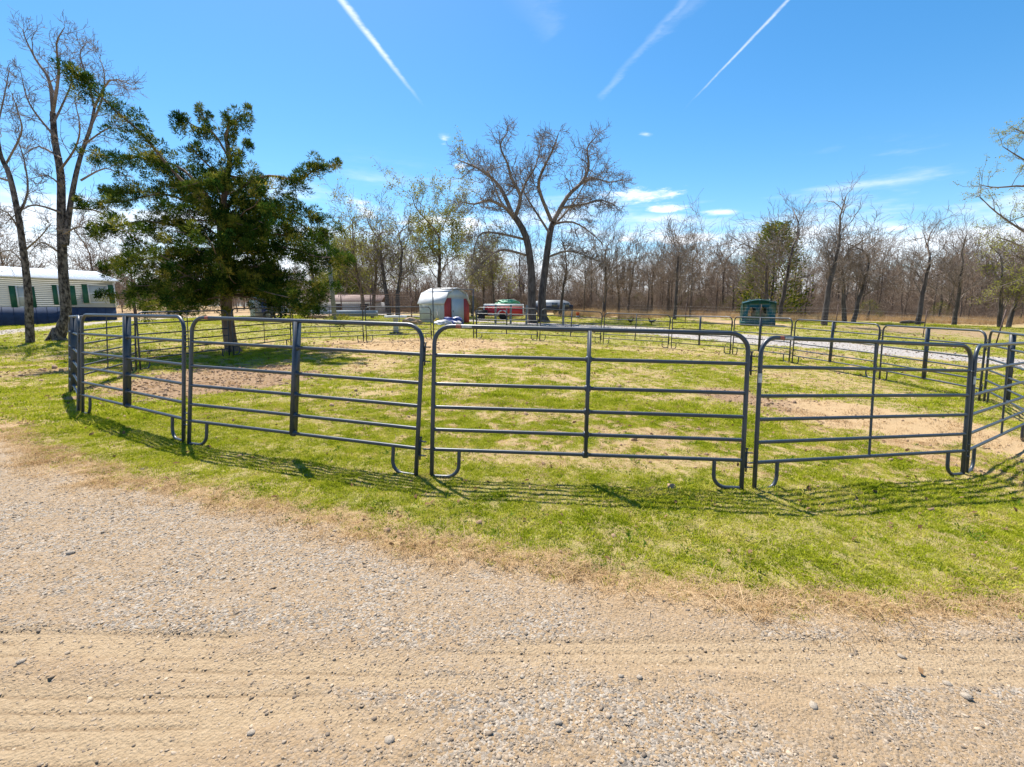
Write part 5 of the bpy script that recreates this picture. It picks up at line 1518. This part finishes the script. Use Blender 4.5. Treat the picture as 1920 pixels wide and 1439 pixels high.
for sy in (-.68, .68): w = MB(); w.tube([(0, sy-.07, .28), (0, sy+.07, .28)], .28, 16, cap=True); w.build('wheel', tyre_m, ut)
w = MB(); w.tube([(-.75, 0, .5), (-1.4, 0, .4)], .04, 6); w.build('drawbar', black_steel, ut)
lump('green_tarp', 952, 50., (1.35, .8, .40), mat('bright_green_tarp', (.02, .28, .13), .5, col2=(.10, .45, .28), scale=1.5, bump=.4, bscale=4), 'bright green tarp over something tall behind the red trailer', 'tarp', 12, dz=1.22)
lump('covered_stack', 955, 50.4, (1.7, .9, 1.5), timber, 'brown stack under the bright green tarp', 'stack', 13)

# silver camper behind the oak
y0 = 50.; k_ = y0/F_PX; b_ = gbase(1035, y0)
cm_ = empty('camper', b_, R_(3), 'silver white round ended camper parked behind the huge oak', 'camper')
Lc = 70*k_; Hc = 27*k_
prof = [(-Lc/2, .55), (-Lc/2, Hc-.6), (-Lc/2+.25, Hc-.15), (-Lc/2+.8, Hc), (Lc/2-1.0, Hc), (Lc/2-.4, Hc-.2), (Lc/2-.05, Hc-.75), (Lc/2, .55)]
w = MB(); w.prism(prof, -1.1, 1.1); w.build('body', mat('silver_skin', (.42, .45, .48), .4, .3, var=.08), cm_)
w = MB(); w.prism([(-Lc/2-.01, .5), (Lc/2+.01, .5), (Lc/2+.01, 1.05), (-Lc/2-.01, 1.05)], -1.115, 1.115); w.build('lower_panel', mat('navy_panel', (.03, .04, .08), .5), cm_)
for x_ in (-1.2, .1, 1.3): w = MB(); w.box((x_, -1.115, Hc*.68), (.6, .03, .42)); w.build('window', glass_m, cm_)
for x_ in (.3, 1.0): w = MB(); w.tube([(x_, -1.13, .33), (x_, -.95, .33)], .33, 16, cap=True); w.build('wheel', tyre_m, cm_)
for px in (803/1920*0+1006, ):
    pass

# wooden posts beyond the pen
for px, d_, lb in ((929, 33.5, 'grey wooden post in front of the red trailer, nearest the dark box trailer'), (957.5, 33.8, 'grey wooden post in front of the middle of the red trailer'), (987, 34., 'thick grey wooden post beside the huge oak, at the tail of the red trailer'), (1056, 33.5, 'grey wooden post right of the huge oak, before the camper')):
    b_ = gbase(px, d_); w = MB(); w.tube([(0, 0, -.3), (0, 0, .7), (.02, 0, 1.40), (.02, 0, 1.42)], (.085, .08, .075, .05), 10, cap=True)
    o = w.build('wooden_post', mat('silvered_post', (.27, .26, .24), .9, var=.25, scale=6, stretch=(1, 1, .2)) if 'silvered_post' not in bpy.data.materials else bpy.data.materials['silvered_post'], smooth=True)
    o.location = b_; tag(o, lb, 'post', 'wooden posts behind the pen')
# little things on the far pasture
b_ = gbase(1083, 42.); cn = empty('bucket', b_, 0, 'small orange bucket with a pale base at the foot of the thin stems', 'bucket')
w = MB(); w.tube([(0, 0, .12), (0, 0, .42)], (.13, .17), 14, cap=True); w.build('pail', mat('orange_plastic', (.70, .12, .02), .5), cn)
w = MB(); w.tube([(0, 0, 0), (0, 0, .12)], (.16, .15), 12, cap=True); w.build('stand', white_p, cn)


def hen(px, y, rz, lb):
    b_ = gbase(px, y); r_ = empty('hen', b_, rz, lb, 'hen', 'hens on the far pasture')
    w = MB(); w.tube([(-.30, 0, .40), (-.22, 0, .33), (-.12, 0, .27), (0, 0, .24), (.10, 0, .26), (.16, 0, .34), (.19, 0, .41), (.23, 0, .43), (.27, 0, .42)], (.01, .045, .085, .10, .085, .045, .035, .03, .006), 10, cap=True)
    for sy in (-.04, .04): w.tube([(0, sy, .18), (.01, sy, .08), (0, sy, 0), (.05, sy, -.0)], (.03, .012, .01, .008), 6)
    w.build('body', mat('black_feathers', (.02, .018, .02), .6) if 'black_feathers' not in bpy.data.materials else bpy.data.materials['black_feathers'], r_, True)
    w = MB(); w.box((.21, 0, .47), (.06, .012, .04)); w.build('comb', red_m, r_)


hen(1183, 33, .4, 'black hen pecking behind the far panel nearer the vase shaped tree'); hen(1222, 32, 2.6, 'black hen standing nearer the slender lone tree')
# fallen log
lg = MB(); lg.tube([(-.9, 0, .12), (-.3, .05, .16), (.4, 0, .14), (1.0, .1, .10)], (.10, .14, .12, .06), 10, cap=True); lg.tube([(.2, 0, .2), (.5, -.1, .5)], (.05, .02), 6)
o = lg.build('fallen_log', bark_dark, smooth=True); o.location = gbase(1712, 35.); tag(o, 'dark fallen log lying on the grass at the edge of the wood', 'log')

# wire fence across the pasture
tpost = mat('rusted_t_post', (.09, .055, .045), .8, var=.3)
pxs = [(1160, 36.5), (1285, 34), (1425, 30), (1568, 27.5), (1735, 25), (1875, 22.5)]
b_ = gbase(*pxs[0]); wf = empty('wire_fence', b_, 0, 'thin wire stock fence on rusted steel posts across the pasture beyond the lane', 'fence')
o0 = np.array(wf.location); bs = [gbase(p_, d_) for p_, d_ in pxs]; wv = MB()
for q, b2 in enumerate(bs):
    w = MB(); p_ = b2-o0; ln_ = (.22 if q == 5 else .02)
    w.tube([p_+[-ln_*.2, 0, -.2], p_+[ln_, 0, 1.42 if q != 5 else 1.75]], .022 if q < 5 else .03, 6, cap=True); w.build('post', tpost, wf)
for q in range(5):
    a_, c_ = bs[q]-o0, bs[q+1]-o0
    for zq in (.15, .3, .45, .62, .8, 1.0, 1.2): wv.tube([a_+[0, 0, zq], c_+[0, 0, zq]], .0022, 3)
    n3 = int(np.linalg.norm(c_-a_)/.3)
    for t_ in np.linspace(0, 1, n3)[1:-1]: p_ = a_*(1-t_)+c_*t_; wv.tube([p_+[0, 0, .15], p_+[0, 0, 1.2]], .0016, 3)
wo = wv.build('wire', mat('galvanised_wire', (.45, .43, .42), .5, .5), wf)

bpy.context.view_layer.update()
print('tris', sum(len(o.data.polygons)*2 for o in C.objects if o.type == 'MESH')/1e6, 'objects', len(C.objects))
